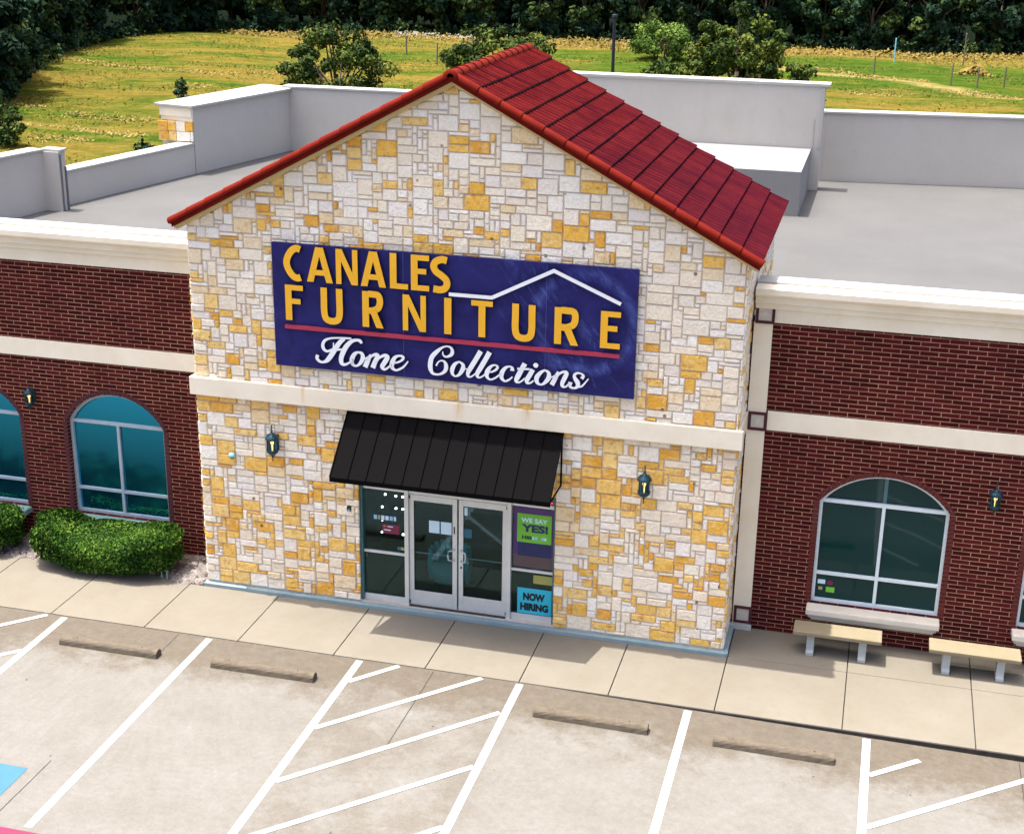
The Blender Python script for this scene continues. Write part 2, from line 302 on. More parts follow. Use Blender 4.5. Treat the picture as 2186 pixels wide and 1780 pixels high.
M = dict(stone=m_stone(), brick=m_brick(), lot=m_lot(), walk=m_walk(), field=m_field(), sign=m_sign(), tile=m_tiles(), stucco=m_stucco(),
  deck=m_membrane("roof_membrane", (.083, .083, .0825), (.098, .098, .097)), rbox=m_membrane("box_membrane", (.205, .204, .201), (.23, .228, .225)), para=m_membrane("parapet_membrane", (.43, .405, .37), (.47, .445, .41)),
  coping=pm("white_coping", (.36, .355, .34), (.42, .415, .40), 2, .6), mortar=pm("mortar", (.50, .44, .39), (.60, .53, .47), 8, .95),
  vtile=pm("verge_tile_red", (.115, .008, .005), (.17, .014, .007), 2.5, .8, .2, spec=.05), hred=pm("crimson_print", (.16, .012, .05), (.20, .02, .06), 4, .5, 0), dark=pm("joint_and_shade_dark", (.02, .018, .018), (.05, .045, .04), 9, .9),
  trim=pm("cream_trim_board", (.58, .44, .19), (.66, .52, .26), 4, .7), footing=pm("painted_footing", (.17, .27, .31), (.27, .33, .34), 3, .7),
  awning=pm("black_metal", (.0018, .0015, .0018), (.003, .0026, .003), 5, .8, .1, spec=.06), black=pm("black_paint", (.008, .008, .009), (.016, .016, .018), 8, .45),
  alu=pm("aluminium_frame", (.60, .63, .63), (.70, .72, .70), 6, .42, .05, .35, spec=.5), alud=pm("dark_teal_frame", (.05, .13, .15), (.08, .18, .20), 6, .4, .05),
  winf=pm("window_frame_white", (.58, .68, .72), (.68, .76, .79), 5, .4, .05), winfg=pm("window_frame_grey", (.30, .36, .42), (.40, .46, .50), 5, .4, .05),
  g_blue=m_glass("blue_mirror_glass", (.03, .35, .54), .95, .228), g_teal=m_glass("teal_dark_glass", (.003, .030, .030), .0, spec=.22), g_clear=m_clear("clear_glass", (.62, .74, .74)),
  yellow=pm("letter_yellow", (.80, .42, .03), (.88, .47, .04), 3, .6, .05, spec=.1), white=pm("letter_white", (.80, .82, .88), (.86, .88, .92), 3, .5, .05),
  edge=pm("letter_return_black", (.012, .010, .012), (.02, .018, .02), 5, .5), red=pm("sign_red_bar", (.36, .025, .06), (.42, .035, .075), 3, .45, .05),
  paint=pm("white_road_paint", (.36, .36, .365), (.44, .44, .44), 9, .7, .1), bluep=pm("blue_road_paint", (.03, .115, .18), (.04, .14, .21), 4, .75, .1),
  redp=pm("red_kerb_paint", (.14, .010, .05), (.18, .018, .065), 5, .75, .1), stop=pm("weathered_concrete", (.085, .068, .048), (.140, .115, .084), 7, .9, .4),
  bench=pm("cast_stone_cream", (.21, .175, .11), (.25, .21, .135), 5, .85, .3), benchleg=pm("cast_stone_grey", (.34, .37, .37), (.44, .47, .46), 6, .85, .3),
  sill=pm("precast_sill", (.56, .52, .44), (.64, .60, .52), 5, .8, .2), sillg=pm("painted_sill", (.15, .28, .25), (.20, .33, .30), 5, .6, .1),
  archb=pm("arch_brick", (.075, .012, .010), (.13, .020, .015), 9, .85, .3), archd=pm("arch_brick_dark", (.055, .012, .018), (.09, .020, .028), 9, .85, .3),
  lamp=pm("lantern_metal", (.006, .030, .045), (.010, .055, .080), 12, .35, .1, .3), bulb=m_emit("warm_bulb", (1.0, .50, .16), 1.6), lglass=m_clear("lantern_glass", (.42, .50, .54)),
  dome=pm("camera_housing_blue", (.20, .55, .68), (.30, .62, .74), 8, .3, .05), rock=pm("river_rock", (.10, .075, .07), (.34, .31, .29), 5, .8, .3), soil=pm("bed_soil", (.10, .07, .05), (.20, .15, .12), 8, .95, .5),
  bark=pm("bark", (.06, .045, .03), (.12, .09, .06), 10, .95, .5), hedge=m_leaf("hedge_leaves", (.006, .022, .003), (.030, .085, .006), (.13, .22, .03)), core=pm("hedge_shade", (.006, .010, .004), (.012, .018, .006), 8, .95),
  leaf=m_leaf("tree_leaves", (.012, .028, .006), (.050, .078, .010), (.19, .20, .035)), dleaf=m_leaf("wood_leaves", (.004, .014, .009), (.014, .040, .018), (.075, .105, .018)), wleaf=m_leaf("willow_leaves", (.04, .085, .012), (.095, .16, .025), (.18, .24, .05)),
  dry=m_leaf("dry_grass", (.13, .090, .014), (.22, .15, .035), (.33, .25, .085)), gtuft=m_leaf("meadow_tuft", (.045, .068, .005), (.10, .105, .009), (.20, .145, .02)),
  post=pm("weathered_post", (.10, .09, .07), (.20, .18, .14), 9, .9), pole=pm("dark_blue_pole", (.012, .014, .030), (.020, .024, .05), 6, .5), pvc=pm("pipe_green", (.22, .40, .34), (.30, .48, .42), 9, .5),
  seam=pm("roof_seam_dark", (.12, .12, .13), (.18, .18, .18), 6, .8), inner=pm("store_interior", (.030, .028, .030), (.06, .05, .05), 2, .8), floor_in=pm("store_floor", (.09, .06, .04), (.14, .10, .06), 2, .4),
  down=m_emit("downlight", (.95, .98, 1.0), 9), green=pm("poster_green", (.13, .46, .03), (.18, .54, .045), 3, .5, 0), navy=pm("poster_navy", (.008, .014, .085), (.012, .02, .11), 3, .4, 0), mauve=pm("poster_mauve", (.085, .055, .06), (.11, .075, .08), 3, .5, 0),
  purple=pm("poster_purple", (.06, .015, .13), (.09, .025, .17), 3, .4, 0), khaki=pm("poster_khaki", (.30, .30, .08), (.38, .36, .12), 3, .5, 0), cyan=pm("sign_cyan", (.02, .42, .58), (.035, .48, .64), 3, .5, 0), paper=pm("paper", (.55, .74, .86), (.62, .80, .90), 9, .7, 0),
  teal=pm("teal_fabric", (.10, .65, .75), (.18, .75, .82), 9, .8, .3), redled=m_emit("red_light_strip", (1.0, .03, .10), .5), ink=pm("black_ink", (.006, .006, .010), (.01, .01, .015), 5, .6, 0), gasket=pm("black_gasket", (.006, .009, .012), (.012, .016, .02), 5, .6, 0))
import numpy as np
rnd = random.Random(7)
def cz(x): return -.012*max(0.0, x-6.6)                    # the lot falls away slightly to the right

# ---------------------------------------------------------------- ground, lot, sidewalk
def grid_sheet(name, xs, ys, zf, mat):
    v = [(x, y, zf(x, y)) for y in ys for x in xs]; nx = len(xs)
    f = [(j*nx+i, j*nx+i+1, (j+1)*nx+i+1, (j+1)*nx+i) for j in range(len(ys)-1) for i in range(nx-1)]
    me = bpy.data.meshes.new(name); me.from_pydata(v, [], f); me.materials.append(mat)
    me.polygons.foreach_set("use_smooth", [True]*len(f)); me.update()
    o = bpy.data.objects.new(name, me); link(o); return tag(o, kind='structure')
def gz(x, y):
    base = -.4+.4*min(1, max(0, (y-20)/14))
    return base+(.10*math.sin(x*.31+y*.17)+.08*math.sin(x*.13-y*.41)+.06*math.sin(y*.83+x*.2))*min(1, max(0, (y-30)/20))
fx = [-1500, -700, -350, -180, -110]+[-80+i*1.5 for i in range(88)]+[60, 90, 150, 300, 700, 1500]
fy = [-1500, -700, -300, -120, -60, -25, 0, 12, 20, 24]+[28+i*1.5 for i in range(70)]+[140, 160, 200, 300, 600, 1500]
grid_sheet("field_ground", fx, fy, gz, M['field'])
lx = [-40, -20, -10, 0, 6.6, 8, 10, 12, 14, 17, 20, 40]
grid_sheet("parking_lot", lx, [-26, -16, -12, -8, -5, -3, -1.92], lambda x, y: max(cz(x), -.3)-.004, M['lot'])
def strip(mb, p, q, wd, dz=.0):
    """a painted line between two ground points, cut where the lot changes slope"""
    p = Vector(p); q = Vector(q); d = (q-p).normalized(); nn = Vector((-d.y, d.x))*wd/2; k = max(1, int((q-p).length/.5))
    for i in range(k):
        a = p+(q-p)*i/k; b = p+(q-p)*(i+1)/k
        mb.add([(c.x, c.y, cz(c.x)+dz) for c in (a+nn, a-nn, b-nn, b+nn)], [(0, 1, 2, 3)])
pl = MB()
for qx in (-7.48, -4.67, -1.853, .976, 3.766, 6.586, 9.39, 12.209, 15.03, 17.84): strip(pl, (qx, -1.97), (qx, -7.66), .125)
pl.build("parking_line", M['paint']); tag(bpy.data.objects["parking_line"], kind='structure')
hl = MB()
for a, b in (((3.83, -2.68), (4.47, -1.96)), ((3.83, -4.17), (5.93, -1.96)), ((3.83, -5.69), (6.5, -2.93)), ((3.83, -7.2), (6.52, -4.52)), ((5.0, -7.62), (6.53, -6.08)),
             ((12.27, -3.0), (13.01, -2.36)), ((12.27, -4.35), (14.96, -2.1)), ((12.27, -5.9), (14.96, -3.6)), ((12.27, -7.4), (14.96, -5.1)),
             ((-3.5, -3.3), (-2.2, -1.97)), ((-4.6, -5.9), (-1.91, -3.25)), ((-4.6, -7.4), (-1.91, -4.75))): strip(hl, a, b, .1, .004)
hl.build("hatch_marking", M['paint']); tag(bpy.data.objects["hatch_marking"], kind='structure')
bl = MB(); bl.add([(-1.06, -7.6, .001), (.18, -7.6, .001), (.18, -6.38, .001), (-1.06, -6.38, .001)], [(0, 1, 2, 3)])
tag(bl.build("blue_parking_marking", M['bluep']), kind='structure')
rl = MB()
for i in range(30): strip(rl, (-12+i, -7.86), (-11+i, -7.86), .22)
tag(rl.build("red_fire_lane_line", M['redp']), kind='structure')
jt = MB()
for x, y0, y1 in ((.39, -1.95, -2.7), (.39, -6.1, -14), (5.085, -1.95, -4.35), (5.06, -6.6, -7.6), (9.79, -5.5, -14), (-4.3, -1.95, -14), (14.5, -1.95, -14)):
    n_ = 9
    for i in range(n_):
        a = y0+(y1-y0)*i/n_; b = y0+(y1-y0)*(i+1)/n_; o1 = rnd.uniform(-.006, .006)
        jt.add([(x-.007+o1, a, cz(x)-.0015), (x+.008+o1, a, cz(x)-.0015), (x+.008, b, cz(x)-.0015), (x-.007, b, cz(x)-.0015)], [(0, 1, 2, 3)])
tag(jt.build("pavement_joint", M['dark']), kind='structure')
wk = MB(); js = [-11.3, -9.5, -7.7, -5.85, -4.0, -2.17, -.32, 1.48, 3.26, 4.91, 6.55, 8.06, 9.8, 11.82, 13.85, 15.9, 18, 20.1]; g = .008
for a, b in zip(js, js[1:]):
    if b <= 0: wk.box(a+g, b-g, -1.9, .06, -.16, 0)
    elif b < 9.75: wk.box(max(a, -9)+g, b-g, -1.9, -.105, -.16, 0)
    elif b < 9.9: wk.box(a+g, b-g, -1.9, -.105, -.16, 0)
    else: wk.box(a+g, b-g, -1.9, -.04, -.16, 0); wk.box(a+g, b-g, -.03, 1.095, -.16, 0)
tag(wk.build("sidewalk", M['walk'], bevel=.006), kind='structure')
kb = MB(); kb.box(-11, 20, -1.895, 1.09, -.35, -.04); kb.box(6.4, 20, -1.925, -1.90, -.35, -.010)  # second box: dark strip painting the kerb face's shade and sealed joint
tag(kb.build("joint_bed_and_kerb_shade", M['dark']), kind='structure')
so = MB(); so.box(-11, -.12, .075, 1.12, -.3, -.02); tag(so.build("planting_bed", M['soil']), kind='structure')

# ---------------------------------------------------------------- the store building
B = empty("store_building", (4.85, 5, 0), "furniture store with a pale stone gable entrance, red tile roof and dark brick wings", "building")
TX, TD = 9.7, 4.75
RZ, RE = 9.62, 6.95                                          # ridge and eave heights
SL = (RZ-RE)/5.02
def gable(x): return 9.46-abs(x-4.85)*SL
me = plate_mesh([(0.0, .0), (TX, .0), (TX, gable(TX)), (4.85, 9.46), (0, gable(0))], [[(3.045, -.0+.09), (6.69, .09), (6.69, 2.56), (3.045, 2.56)]], .012, .28, "stone_wall")
wall = mesh_obj("stone_gable_wall", me, M['mortar'], B)
sb = MB()
sb.box(TX-.26, TX-.012, .28, TD, 0, gable(TX)+.02); sb.box(.012, .26, .28, TD, 0, gable(0)+.02)
sb.box(.26, TX-.26, TD-.2, TD, 0, 6.9); sb.build("side_wall", M['mortar'], B)
WHITES = [(.97, .88, .72), (.97, .91, .80), (.94, .85, .72), (.97, .87, .69), (.95, .88, .80), (.94, .83, .66), (.98, .94, .84)]
CREAM = [(.92, .74, .46), (.93, .78, .54)]
GOLD = [(.94, .59, .14), (.90, .52, .09), (.95, .67, .25), (.86, .45, .07), (.95, .62, .18)]
def clip(poly, a, b, c):
    """keep a*x+b*y<=c"""
    out = []
    for i, p in enumerate(poly):
        q = poly[(i+1) % len(poly)]; dp = a*p[0]+b*p[1]-c; dq = a*q[0]+b*q[1]-c
        if dp <= 0: out.append(p)
        if dp*dq < 0: t = dp/(dp-dq); out.append((p[0]+(q[0]-p[0])*t, p[1]+(q[1]-p[1])*t))
    return out
K_ = .84
def stones(name, W, H, clips, hole, mapf, seed, z0=.09):
    r = random.Random(seed); ux, uz = .1045*K_, .0790*K_; nx, nz = int(math.ceil(W/ux)), int(math.ceil(H/uz)); occ = [[0]*nz for _ in range(nx)]
    if hole:
        for i in range(nx):
            for j in range(nz):
                if hole[0] < (i+.5)*ux < hole[1] and (j+.5)*uz+z0 < hole[2]: occ[i][j] = 1
    sizes = [((4, 4), 9), ((5, 4), 6), ((4, 3), 10), ((4, 2), 13), ((3, 2), 15), ((3, 3), 9), ((2, 2), 10), ((2, 3), 5), ((5, 3), 6), ((5, 2), 7), ((3, 4), 5), ((2, 1), 7), ((4, 1), 8), ((3, 1), 7), ((1, 2), 3), ((1, 3), 2), ((2, 4), 2)]
    pool = [s for s, w_ in sizes for _ in range(w_)]; mb = MB(); mb.col = []
    for j in range(nz):
        for i in range(nx):
            if occ[i][j]: continue
            for t in range(30):
                a, b = r.choice(pool)
                if i+a <= nx and j+b <= nz+3 and all(not occ[i+p][j+q] for p in range(a) for q in range(b) if j+q < nz): break
            else:
                a, b = (2, 1) if i+1 < nx and not occ[i+1][j] else (1, 1)
            for p in range(a):
                for q in range(b):
                    if j+q < nz: occ[i+p][j+q] = 1
            x0, x1, y0, y1 = i*ux, min((i+a)*ux, W), j*uz+z0, (j+b)*uz+z0
            gp = .0070; poly = [(x0+gp*.9, y0+gp), (x1-gp*.9, y0+gp), (x1-gp*.9, y1-gp), (x0+gp*.9, y1-gp)]
            poly = [(px+r.uniform(-.004, .004), py+r.uniform(-.004, .004)) for px, py in poly]
            for c in clips: poly = clip(poly, *c) if poly else poly
            if len(poly) < 3: continue
            ar = abs(sum(poly[k][0]*poly[(k+1) % len(poly)][1]-poly[(k+1) % len(poly)][0]*poly[k][1] for k in range(len(poly))))/2
            if ar < .0012: continue
            zc = (y0+y1)/2; pg = .165 if zc > 3.8 else (.27 if x0 < 5 else .35)
            if a*b > 9: pg *= 1.25
            u = r.random(); col = r.choice(GOLD) if u < pg else (r.choice(CREAM) if u < pg+.09 else r.choice(WHITES))
            k_ = r.uniform(.93, 1.04); mb.tone = (col[0]*k_, col[1]*k_, col[2]*k_, 1)
            cx_ = sum(p[0] for p in poly)/len(poly); cy_ = sum(p[1] for p in poly)/len(poly); n = len(poly); dpt = r.uniform(.018, .038)
            inn = []
            for px, py in poly:
                vx, vy = cx_-px, cy_-py; inn.append((px+math.copysign(min(.012, abs(vx)*.5), vx), py+math.copysign(min(.012, abs(vy)*.5), vy)))
            vs = [mapf(px, py, 0) for px, py in poly]+[mapf(px, py, dpt+r.uniform(-.003, .003)) for px, py in inn]
            mb.add(vs, [tuple(range(n, 2*n))]+[(k, (k+1) % n, (k+1) % n+n, k+n) for k in range(n)])
    return mb.build(name, M['stone'], B)
# slopes of the gable as clip lines: z <= 9.40-|x-4.85|*SL
stones("stone_facing", TX, 9.3, [(SL, 1, 9.455+4.85*SL), (-SL, 1, 9.455-4.85*SL)], (3.03, 6.69, 2.56), lambda u, v, d: (u, .012-d, v), 11)
stones("stone_facing", TD, 6.8, [(0, 1, 6.82)], None, lambda u, v, d: (TX-.012+d, u+.0, v), 12)
stones("stone_facing", TD, 6.8, [(0, 1, 6.82)], None, lambda u, v, d: (.012-d, u+.0, v), 13)
sc_ = MB(); sc_.box(-.085, 9.79, -.095, .0, 3.80, 4.13); sc_.box(9.66, 9.755, .0, .99, 3.80, 4.128); sc_.box(-.08, .04, .0, 1.09, 3.80, 4.128); sc_.build("string_course", M['stucco'], B, bevel=.008)
ft = MB(); ft.box(-.04, 9.80, -.10, .06, -.05, .066); ft.box(9.66, 9.79, .06, 1.09, -.05, .064); ft.box(3.05, 6.685, .06, .3, -.05, .084); ft.build("footing", M['footing'], B, bevel=.01)

# roof of the gable
Y0, Y1 = -.25, 4.83
rs = MB(); rs.prism([(-.17, 6.86), (4.85, 9.53), (9.87, 6.86), (9.87, 6.94), (4.85, 9.61), (-.17, 6.94)], Y0+.03, Y1-.02, 'y'); rs.build("roof_slab", M['vtile'], B)
tb = MB()
for s in (-1, 1):
    tb.prism([(4.85, 9.45), (4.85, 9.525), (4.85+s*5.0, 9.525-5.0*SL), (4.85+s*5.0, 9.45-5.0*SL)], -.085, -.028, 'y')
    tb.prism([(4.85, 9.48), (4.85, 9.527), (4.85+s*5.01, 9.527-5.01*SL), (4.85+s*5.01, 9.48-5.01*SL)], -.15, -.086, 'y')
tb.build("rake_trim", M['trim'], B)
tl = MB(); NC = 14; L = math.hypot(5.02, RZ-RE); ca, sa = 5.02/L, (RZ-RE)/L; per = .2; ny = int((Y1-Y0)/per*6)
for s in (-1, 1):
    for c in range(NC):
        s0, s1 = .06+c*(L-.06)/NC-.02, .06+(c+1)*(L-.06)/NC+.012; vs = []
        off = rnd.uniform(-.01, .01)
        for row, (ss, h) in enumerate(((s0, .014), ((s0+s1)/2, .032), (s1, .056), (s1+.004, -.03))):
            for i in range(ny+1):
                y = Y0+(Y1-Y0)*i/ny; hh = h+(.042*abs(math.sin(math.pi*(y+.05)/per)) if row < 3 else 0)+(.004*math.sin(y*3.1+c) if row < 3 else 0)
                vs.append((4.85+s*(ss*ca+hh*sa), y, 9.615-ss*sa+hh*ca))
        tl.cur = 0; tl.smooth = True; nb = len(tl.v); tl.add(vs, [(r_*(ny+1)+i, r_*(ny+1)+i+1, (r_+1)*(ny+1)+i+1, (r_+1)*(ny+1)+i) for r_ in range(2) for i in range(ny)])
        tl.cur = 1; tl.smooth = False; tl.add(vs[2*(ny+1):], [(i, i+1, ny+1+i+1, ny+1+i) for i in range(ny)])  # dark lip faces paint the shadow line below each course
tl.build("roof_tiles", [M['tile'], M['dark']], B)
vt = MB(); vt.smooth = True
for s in (-1, 1):
    for c in range(NC):
        s0, s1 = .05+c*(L-.05)/NC, .05+(c+1)*(L-.05)/NC+.035; vs = []; k = 10
        for ss, r_ in ((s0, .062), (s0+.03, .070), (s1-.015, .082), (s1, .079), (s1, .045)):
            for j in range(k+1):
                t = math.pi*(-.12+1.24*j/k); yy = Y0+.06-r_*math.cos(t)*1.05; h = .0+r_*math.sin(t)*1.0+.02
                vs.append((4.85+s*(ss*ca+h*sa), yy, 9.615-ss*sa+h*ca))
        vt.add(vs, [(a*(k+1)+j, a*(k+1)+j+1, (a+1)*(k+1)+j+1, (a+1)*(k+1)+j) for a in range(4) for j in range(k)])
vt.build("verge_tile", M['vtile'], B)
rg = MB(); rg.smooth = True; nr = 13
for c in range(nr):
    y0, y1 = Y0+(Y1-Y0)*c/nr-.03, Y0+(Y1-Y0)*(c+1)/nr+.03; vs = []; k = 12
    for yy, r_ in ((y0, .115), (y0, .125), (y0+.05, .12), (y1, .105), (y1, .07)) if c else ((y0, .06), (y0, .125), (y0+.05, .12), (y1, .105), (y1, .07)):
        for j in range(k+1):
            t = math.pi*(-.08+1.16*j/k); vs.append((4.85+r_*math.cos(t), yy, 9.60+r_*math.sin(t)*1.02))
    rg.add(vs, [(a*(k+1)+j, a*(k+1)+j+1, (a+1)*(k+1)+j+1, (a+1)*(k+1)+j) for a in range(4) for j in range(k)])
rg.build("ridge_tile", M['vtile'], B)

# brick wings with window openings
def arch(x0, x1, zb, zs, za, n=26, grow=0.0):
    xc = (x0+x1)/2; h = (x1-x0)/2; r_ = za-zs; rad = (h*h+r_*r_)/(2*r_); cz_ = za-rad; rad += grow
    a = math.asin((h+grow*h/(rad-grow))/rad) if grow else math.asin(h/rad)
    pts = [(x1+grow, zb-grow*0)]
    for i in range(n+1):
        t = a-2*a*i/n; pts.append((xc+rad*math.sin(t), cz_+rad*math.cos(t)))
    pts[1] = (x1+grow, pts[1][1]); pts[-1] = (x0-grow, pts[-1][1]); pts.append((x0-grow, zb)); return pts
WIN = [("L", -6.50, -4.44, .60, 2.54, 3.16), ("L", -3.38, -1.32, .60, 2.54, 3.16), ("R", 11.08, 13.24, .66, 2.60, 3.15), ("R", 14.53, 16.69, .66, 2.60, 3.15)]
WY = 1.10
def wing(x0, x1, side):
    holes = [arch(*w_[1:]) for w_ in WIN if w_[0] == side]
    mesh_obj("brick_wall", plate_mesh([(x0, 0), (x1, 0), (x1, 5.72), (x0, 5.72)], holes, WY, WY+.24, "brick_wall"), M['brick'], B)
wing(-8.9, .0, "L"); wing(9.72, 20, "R")
for x0, x1 in ((-8.9, -.03), (10.082, 20)):
    b_ = MB(); b_.box(x0, x1, WY-.035, WY+.02, 3.80, 4.14); b_.build("stone_band", M['stucco'], B, bevel=.006)
prof = [(WY-.045, 5.70), (WY-.045, 5.92), (WY-.11, 5.95), (WY-.11, 6.03), (WY-.19, 6.06), (WY-.19, 6.15), (WY-.30, 6.20), (WY-.33, 6.235), (WY-.33, 6.33), (WY+.02, 6.35), (WY+.02, 5.70)]
for x0, x1 in ((-8.9, -.05), (9.755, 20)):
    c_ = MB(); c_.prism(prof, x0, x1, 'x'); c_.build("cornice", M['stucco'], B)
    d_ = MB(); d_.box(x0, x1, WY+.02, WY+.36, 5.2, 6.345); d_.build("parapet", M['para'], B)
    e_ = MB(); e_.box(x0+.003, x1, WY-.02, WY+.40, 6.352, 6.385); e_.build("coping", M['coping'], B, bevel=.006)
pil = MB(); pil.box(9.745, 10.055, WY-.06, WY+.02, 0, 5.695); p_ = pil.build("pilaster", M['stucco'], B)
for z0 in (.12, 3.79, 5.68):
    q = MB(); y = WY-.085
    if z0 > 5: y = WY-.09
    a, b, t = 9.765, 10.08, .048; q.box(a, b, y, WY-.05, z0, z0+t); q.box(a, b, y, WY-.05, z0+.33-t, z0+.33); q.box(a, a+t, y+.001, WY-.05, z0+t, z0+.33-t); q.box(b-t, b, y+.001, WY-.05, z0+t, z0+.33-t)
    fr = q.build("corner_block", M['archd'], p_, bevel=.003)
    q = MB(); q.box(a+t, b-t, y+.02, WY-.048, z0+t, z0+.33-t); c0 = (a+b)/2; c1 = z0+.165
    q.prism([(c0+(.095 if i % 2 == 0 else .035)*math.sin(math.pi*i/5), c1+(.095 if i % 2 == 0 else .035)*math.cos(math.pi*i/5)) for i in range(10)], y+.006, y+.019, 'y')
    q.build("star_panel", M['sill'], p_)
q = MB(); q.box(9.70, 10.09, WY-.10, WY-.061, 0, .10); q.build("plinth", M['alu'], p_)

def inset_ring(outer, d):
    """inner outline of an arched frame"""
    (x1, zb), (x0, _) = outer[0], outer[-1]; xc = (x0+x1)/2; top = max(p[1] for p in outer); out = []
    n = len(outer)
    for i, p in enumerate(outer):
        a = Vector(outer[i-1]) if i else Vector((p[0], p[1]-1)); b = Vector(outer[(i+1) % n]) if i < n-1 else Vector((p[0], p[1]-1))
        if i == 0: out.append((p[0]-d, p[1]+d)); continue
        if i == n-1: out.append((p[0]+d, p[1]+d)); continue
        e1 = (Vector(p)-a).normalized(); e2 = (b-Vector(p)).normalized(); nn = Vector((-(e1+e2).y, (e1+e2).x)).normalized()
        k = d/max(.5, nn.dot(Vector((-e1.y, e1.x)))); out.append((p[0]+nn.x*k, p[1]+nn.y*k))
    return out
def window(side, x0, x1, zb, zs, za):
    out = arch(x0, x1, zb, zs, za); fm = M['winf'] if side == "R" else M['winfg']; Y = WY+.09
    ring = plate_mesh(out, [inset_ring(out, .055)], Y, Y+.06, "window")
    W_ = mesh_obj("window", ring, fm, B)
    xc = (x0+x1)/2; b = MB(); e = .0022
    b.box(x0+.05, x1-.05, Y+e, Y+.055, zs-.045, zs+.02)
    b.box(xc-.028, xc+.028, Y+2*e, Y+.05, zb+.05, zs-.046)
    zl = 1.11 if side == "L" else 1.21
    b.box(x0+.05, xc-.029, Y+e, Y+.055, zl-.025, zl+.028); b.box(xc+.029, x1-.05, Y+e, Y+.055, zl-.025, zl+.028)
    b.build("glazing_bar", fm, W_)
    mesh_obj("pane", plate_mesh(inset_ring(out, .045), [], Y+.062, Y+.075, "pane"), M['g_blue'] if side == "L" else M['g_teal'], W_)
    if side == "R":
        b = MB(); b.box(xc-.03, xc+.03, Y+.056, Y+.0610, zs+.021, za-.06); b.build("glazing_bar", M['alud'], W_)
    # brick ring round the opening
    t = MB(); t.cur = 0; wd = .085
    o2 = arch(x0, x1, zb, zs, za, 120, .012); pts = [Vector(p) for p in o2]; path = [pts[0]]
    seg = []; L_ = 0
    for i in range(len(pts)-1):
        n_ = max(1, int((pts[i+1]-pts[i]).length/.004))
        for k in range(n_): seg.append(pts[i]+(pts[i+1]-pts[i])*k/n_)
    step = .0785; acc = 0; st = seg[0]; prev = seg[0]
    for p in seg[1:]:
        acc += (p-prev).length; prev = p
        if acc >= step:
            d = (p-st).normalized(); nn = Vector((d.y, -d.x)); a = st+d*.006; b_ = p-d*.006; w2 = wd+rnd.uniform(-.003, .003)
            t.prism([tuple(a), tuple(b_), tuple(b_+nn*w2), tuple(a+nn*w2)], WY-.010, WY+.02, 'y'); st = p; acc = 0
    t.build("arch_trim", M['archb'] if side == "R" else M['archd'], W_)
    s = MB()
    if side == "R":
        s.box(x0-.06, x1+.04, WY-.27, WY+.10, zb-.12, zb-.005); s.box(x0-.02, x1, WY-.20, WY+.02, zb-.20, zb-.121); s.box(x0+.03, x1-.04, WY-.13, WY+.02, zb-.27, zb-.201)
        s.build("sill", M['sill'], W_, bevel=.018)
    else:
        s.box(x0-.10, x1+.07, WY-.22, WY+.10, zb-.13, zb-.005); s.build("sill", M['sillg'], W_, bevel=.018)
    return W_
wins = [window(*w_) for w_ in WIN]

# flat roof, parapets and the low box behind the gable
PW, QW = Vector((-8.29, 1.36)), Vector((-5.19, 16.82))
dk = MB(); dk.prism([(-8.25, 1.40), (20, 1.40), (20, 18.3), (9.9, 17.05), (-5.2, 16.8)], 5.2, 5.3, 'z'); dk.build("flat_roof", M['deck'], B)
dW = (QW-PW).normalized(); nW = Vector((-dW.y, dW.x))
def wseg(name, p, q, thick, z0, z1, mat, over=0):
    p, q = Vector(p), Vector(q); d = (q-p).normalized(); n_ = Vector((-d.y, d.x)); b = MB()
    b.prism([tuple(p-n_*over), tuple(q-n_*over), tuple(q+n_*(thick+over)), tuple(p+n_*(thick+over))], z0, z1, 'z')
    return b.build(name, mat, B, bevel=.01 if over or mat is M['coping'] else 0)
def onW(y): return PW+dW*((y-PW.y)/dW.y)
A1 = onW(7.0)
wseg("parapet", onW(1.47), A1, .35, 0, 6.66, M['para']); wseg("coping", onW(1.47), A1+dW*.03, .35, 6.662, 6.72, M['coping'], .04)
ret = MB(); ret.box(A1.x+.003, A1.x+.42, A1.y-.0, A1.y+.28, 5.2, 6.66); ret.build("parapet", M['para'], B)
ret = MB(); ret.box(A1.x+.003-.05, A1.x+.46, A1.y+.035, A1.y+.33, 6.663, 6.722); ret.build("coping", M['coping'], B, bevel=.01)
ret = MB(); ret.box(A1.x+.422, A1.x+.45, A1.y+.04, A1.y+.075, 5.31, 6.60); ret.box(A1.x+.422, A1.x+.45, A1.y+.22, A1.y+.27, 5.31, 6.30); ret.build("roof_seam", M['seam'], B)
wseg("parapet", A1+dW*.29, onW(12.44), .40, 0, 6.06, M['para']); wseg("coping", A1+dW*.30, onW(12.43), .42, 6.062, 6.12, M['coping'], .03)
C0, C1 = onW(12.45), QW
wseg("parapet", C0+dW*.02, C1, 1.05, 0, 7.02, M['para']); wseg("coping", C0-dW*.14, C1+dW*.3, 1.05, 7.022, 7.09, M['coping'], .09)
wseg("cornice", C0-dW*.08, C0+dW*.02-dW*.003, 1.02, 6.78, 7.02, M['stucco']); wseg("cornice", C0-dW*.05, C0+dW*.017, 1.00, 6.66, 6.779, M['stucco'])
pst = MB(); pst.col = []
xx = 0
for row, z in enumerate((6.14, 6.40)):
    xx = -1.0
    while xx < -.02:
        w_ = rnd.uniform(.22, .4); x2 = min(0, xx+w_); pst.tone = (*(rnd.choice(GOLD) if rnd.random() < .5 else rnd.choice(WHITES)), 1)
        pst.box(C0.x+xx+.008, C0.x+x2-.008, 12.405, 12.455, z+.008, z+.252); xx = x2
pst.build("stone_facing", M['stone'], B)
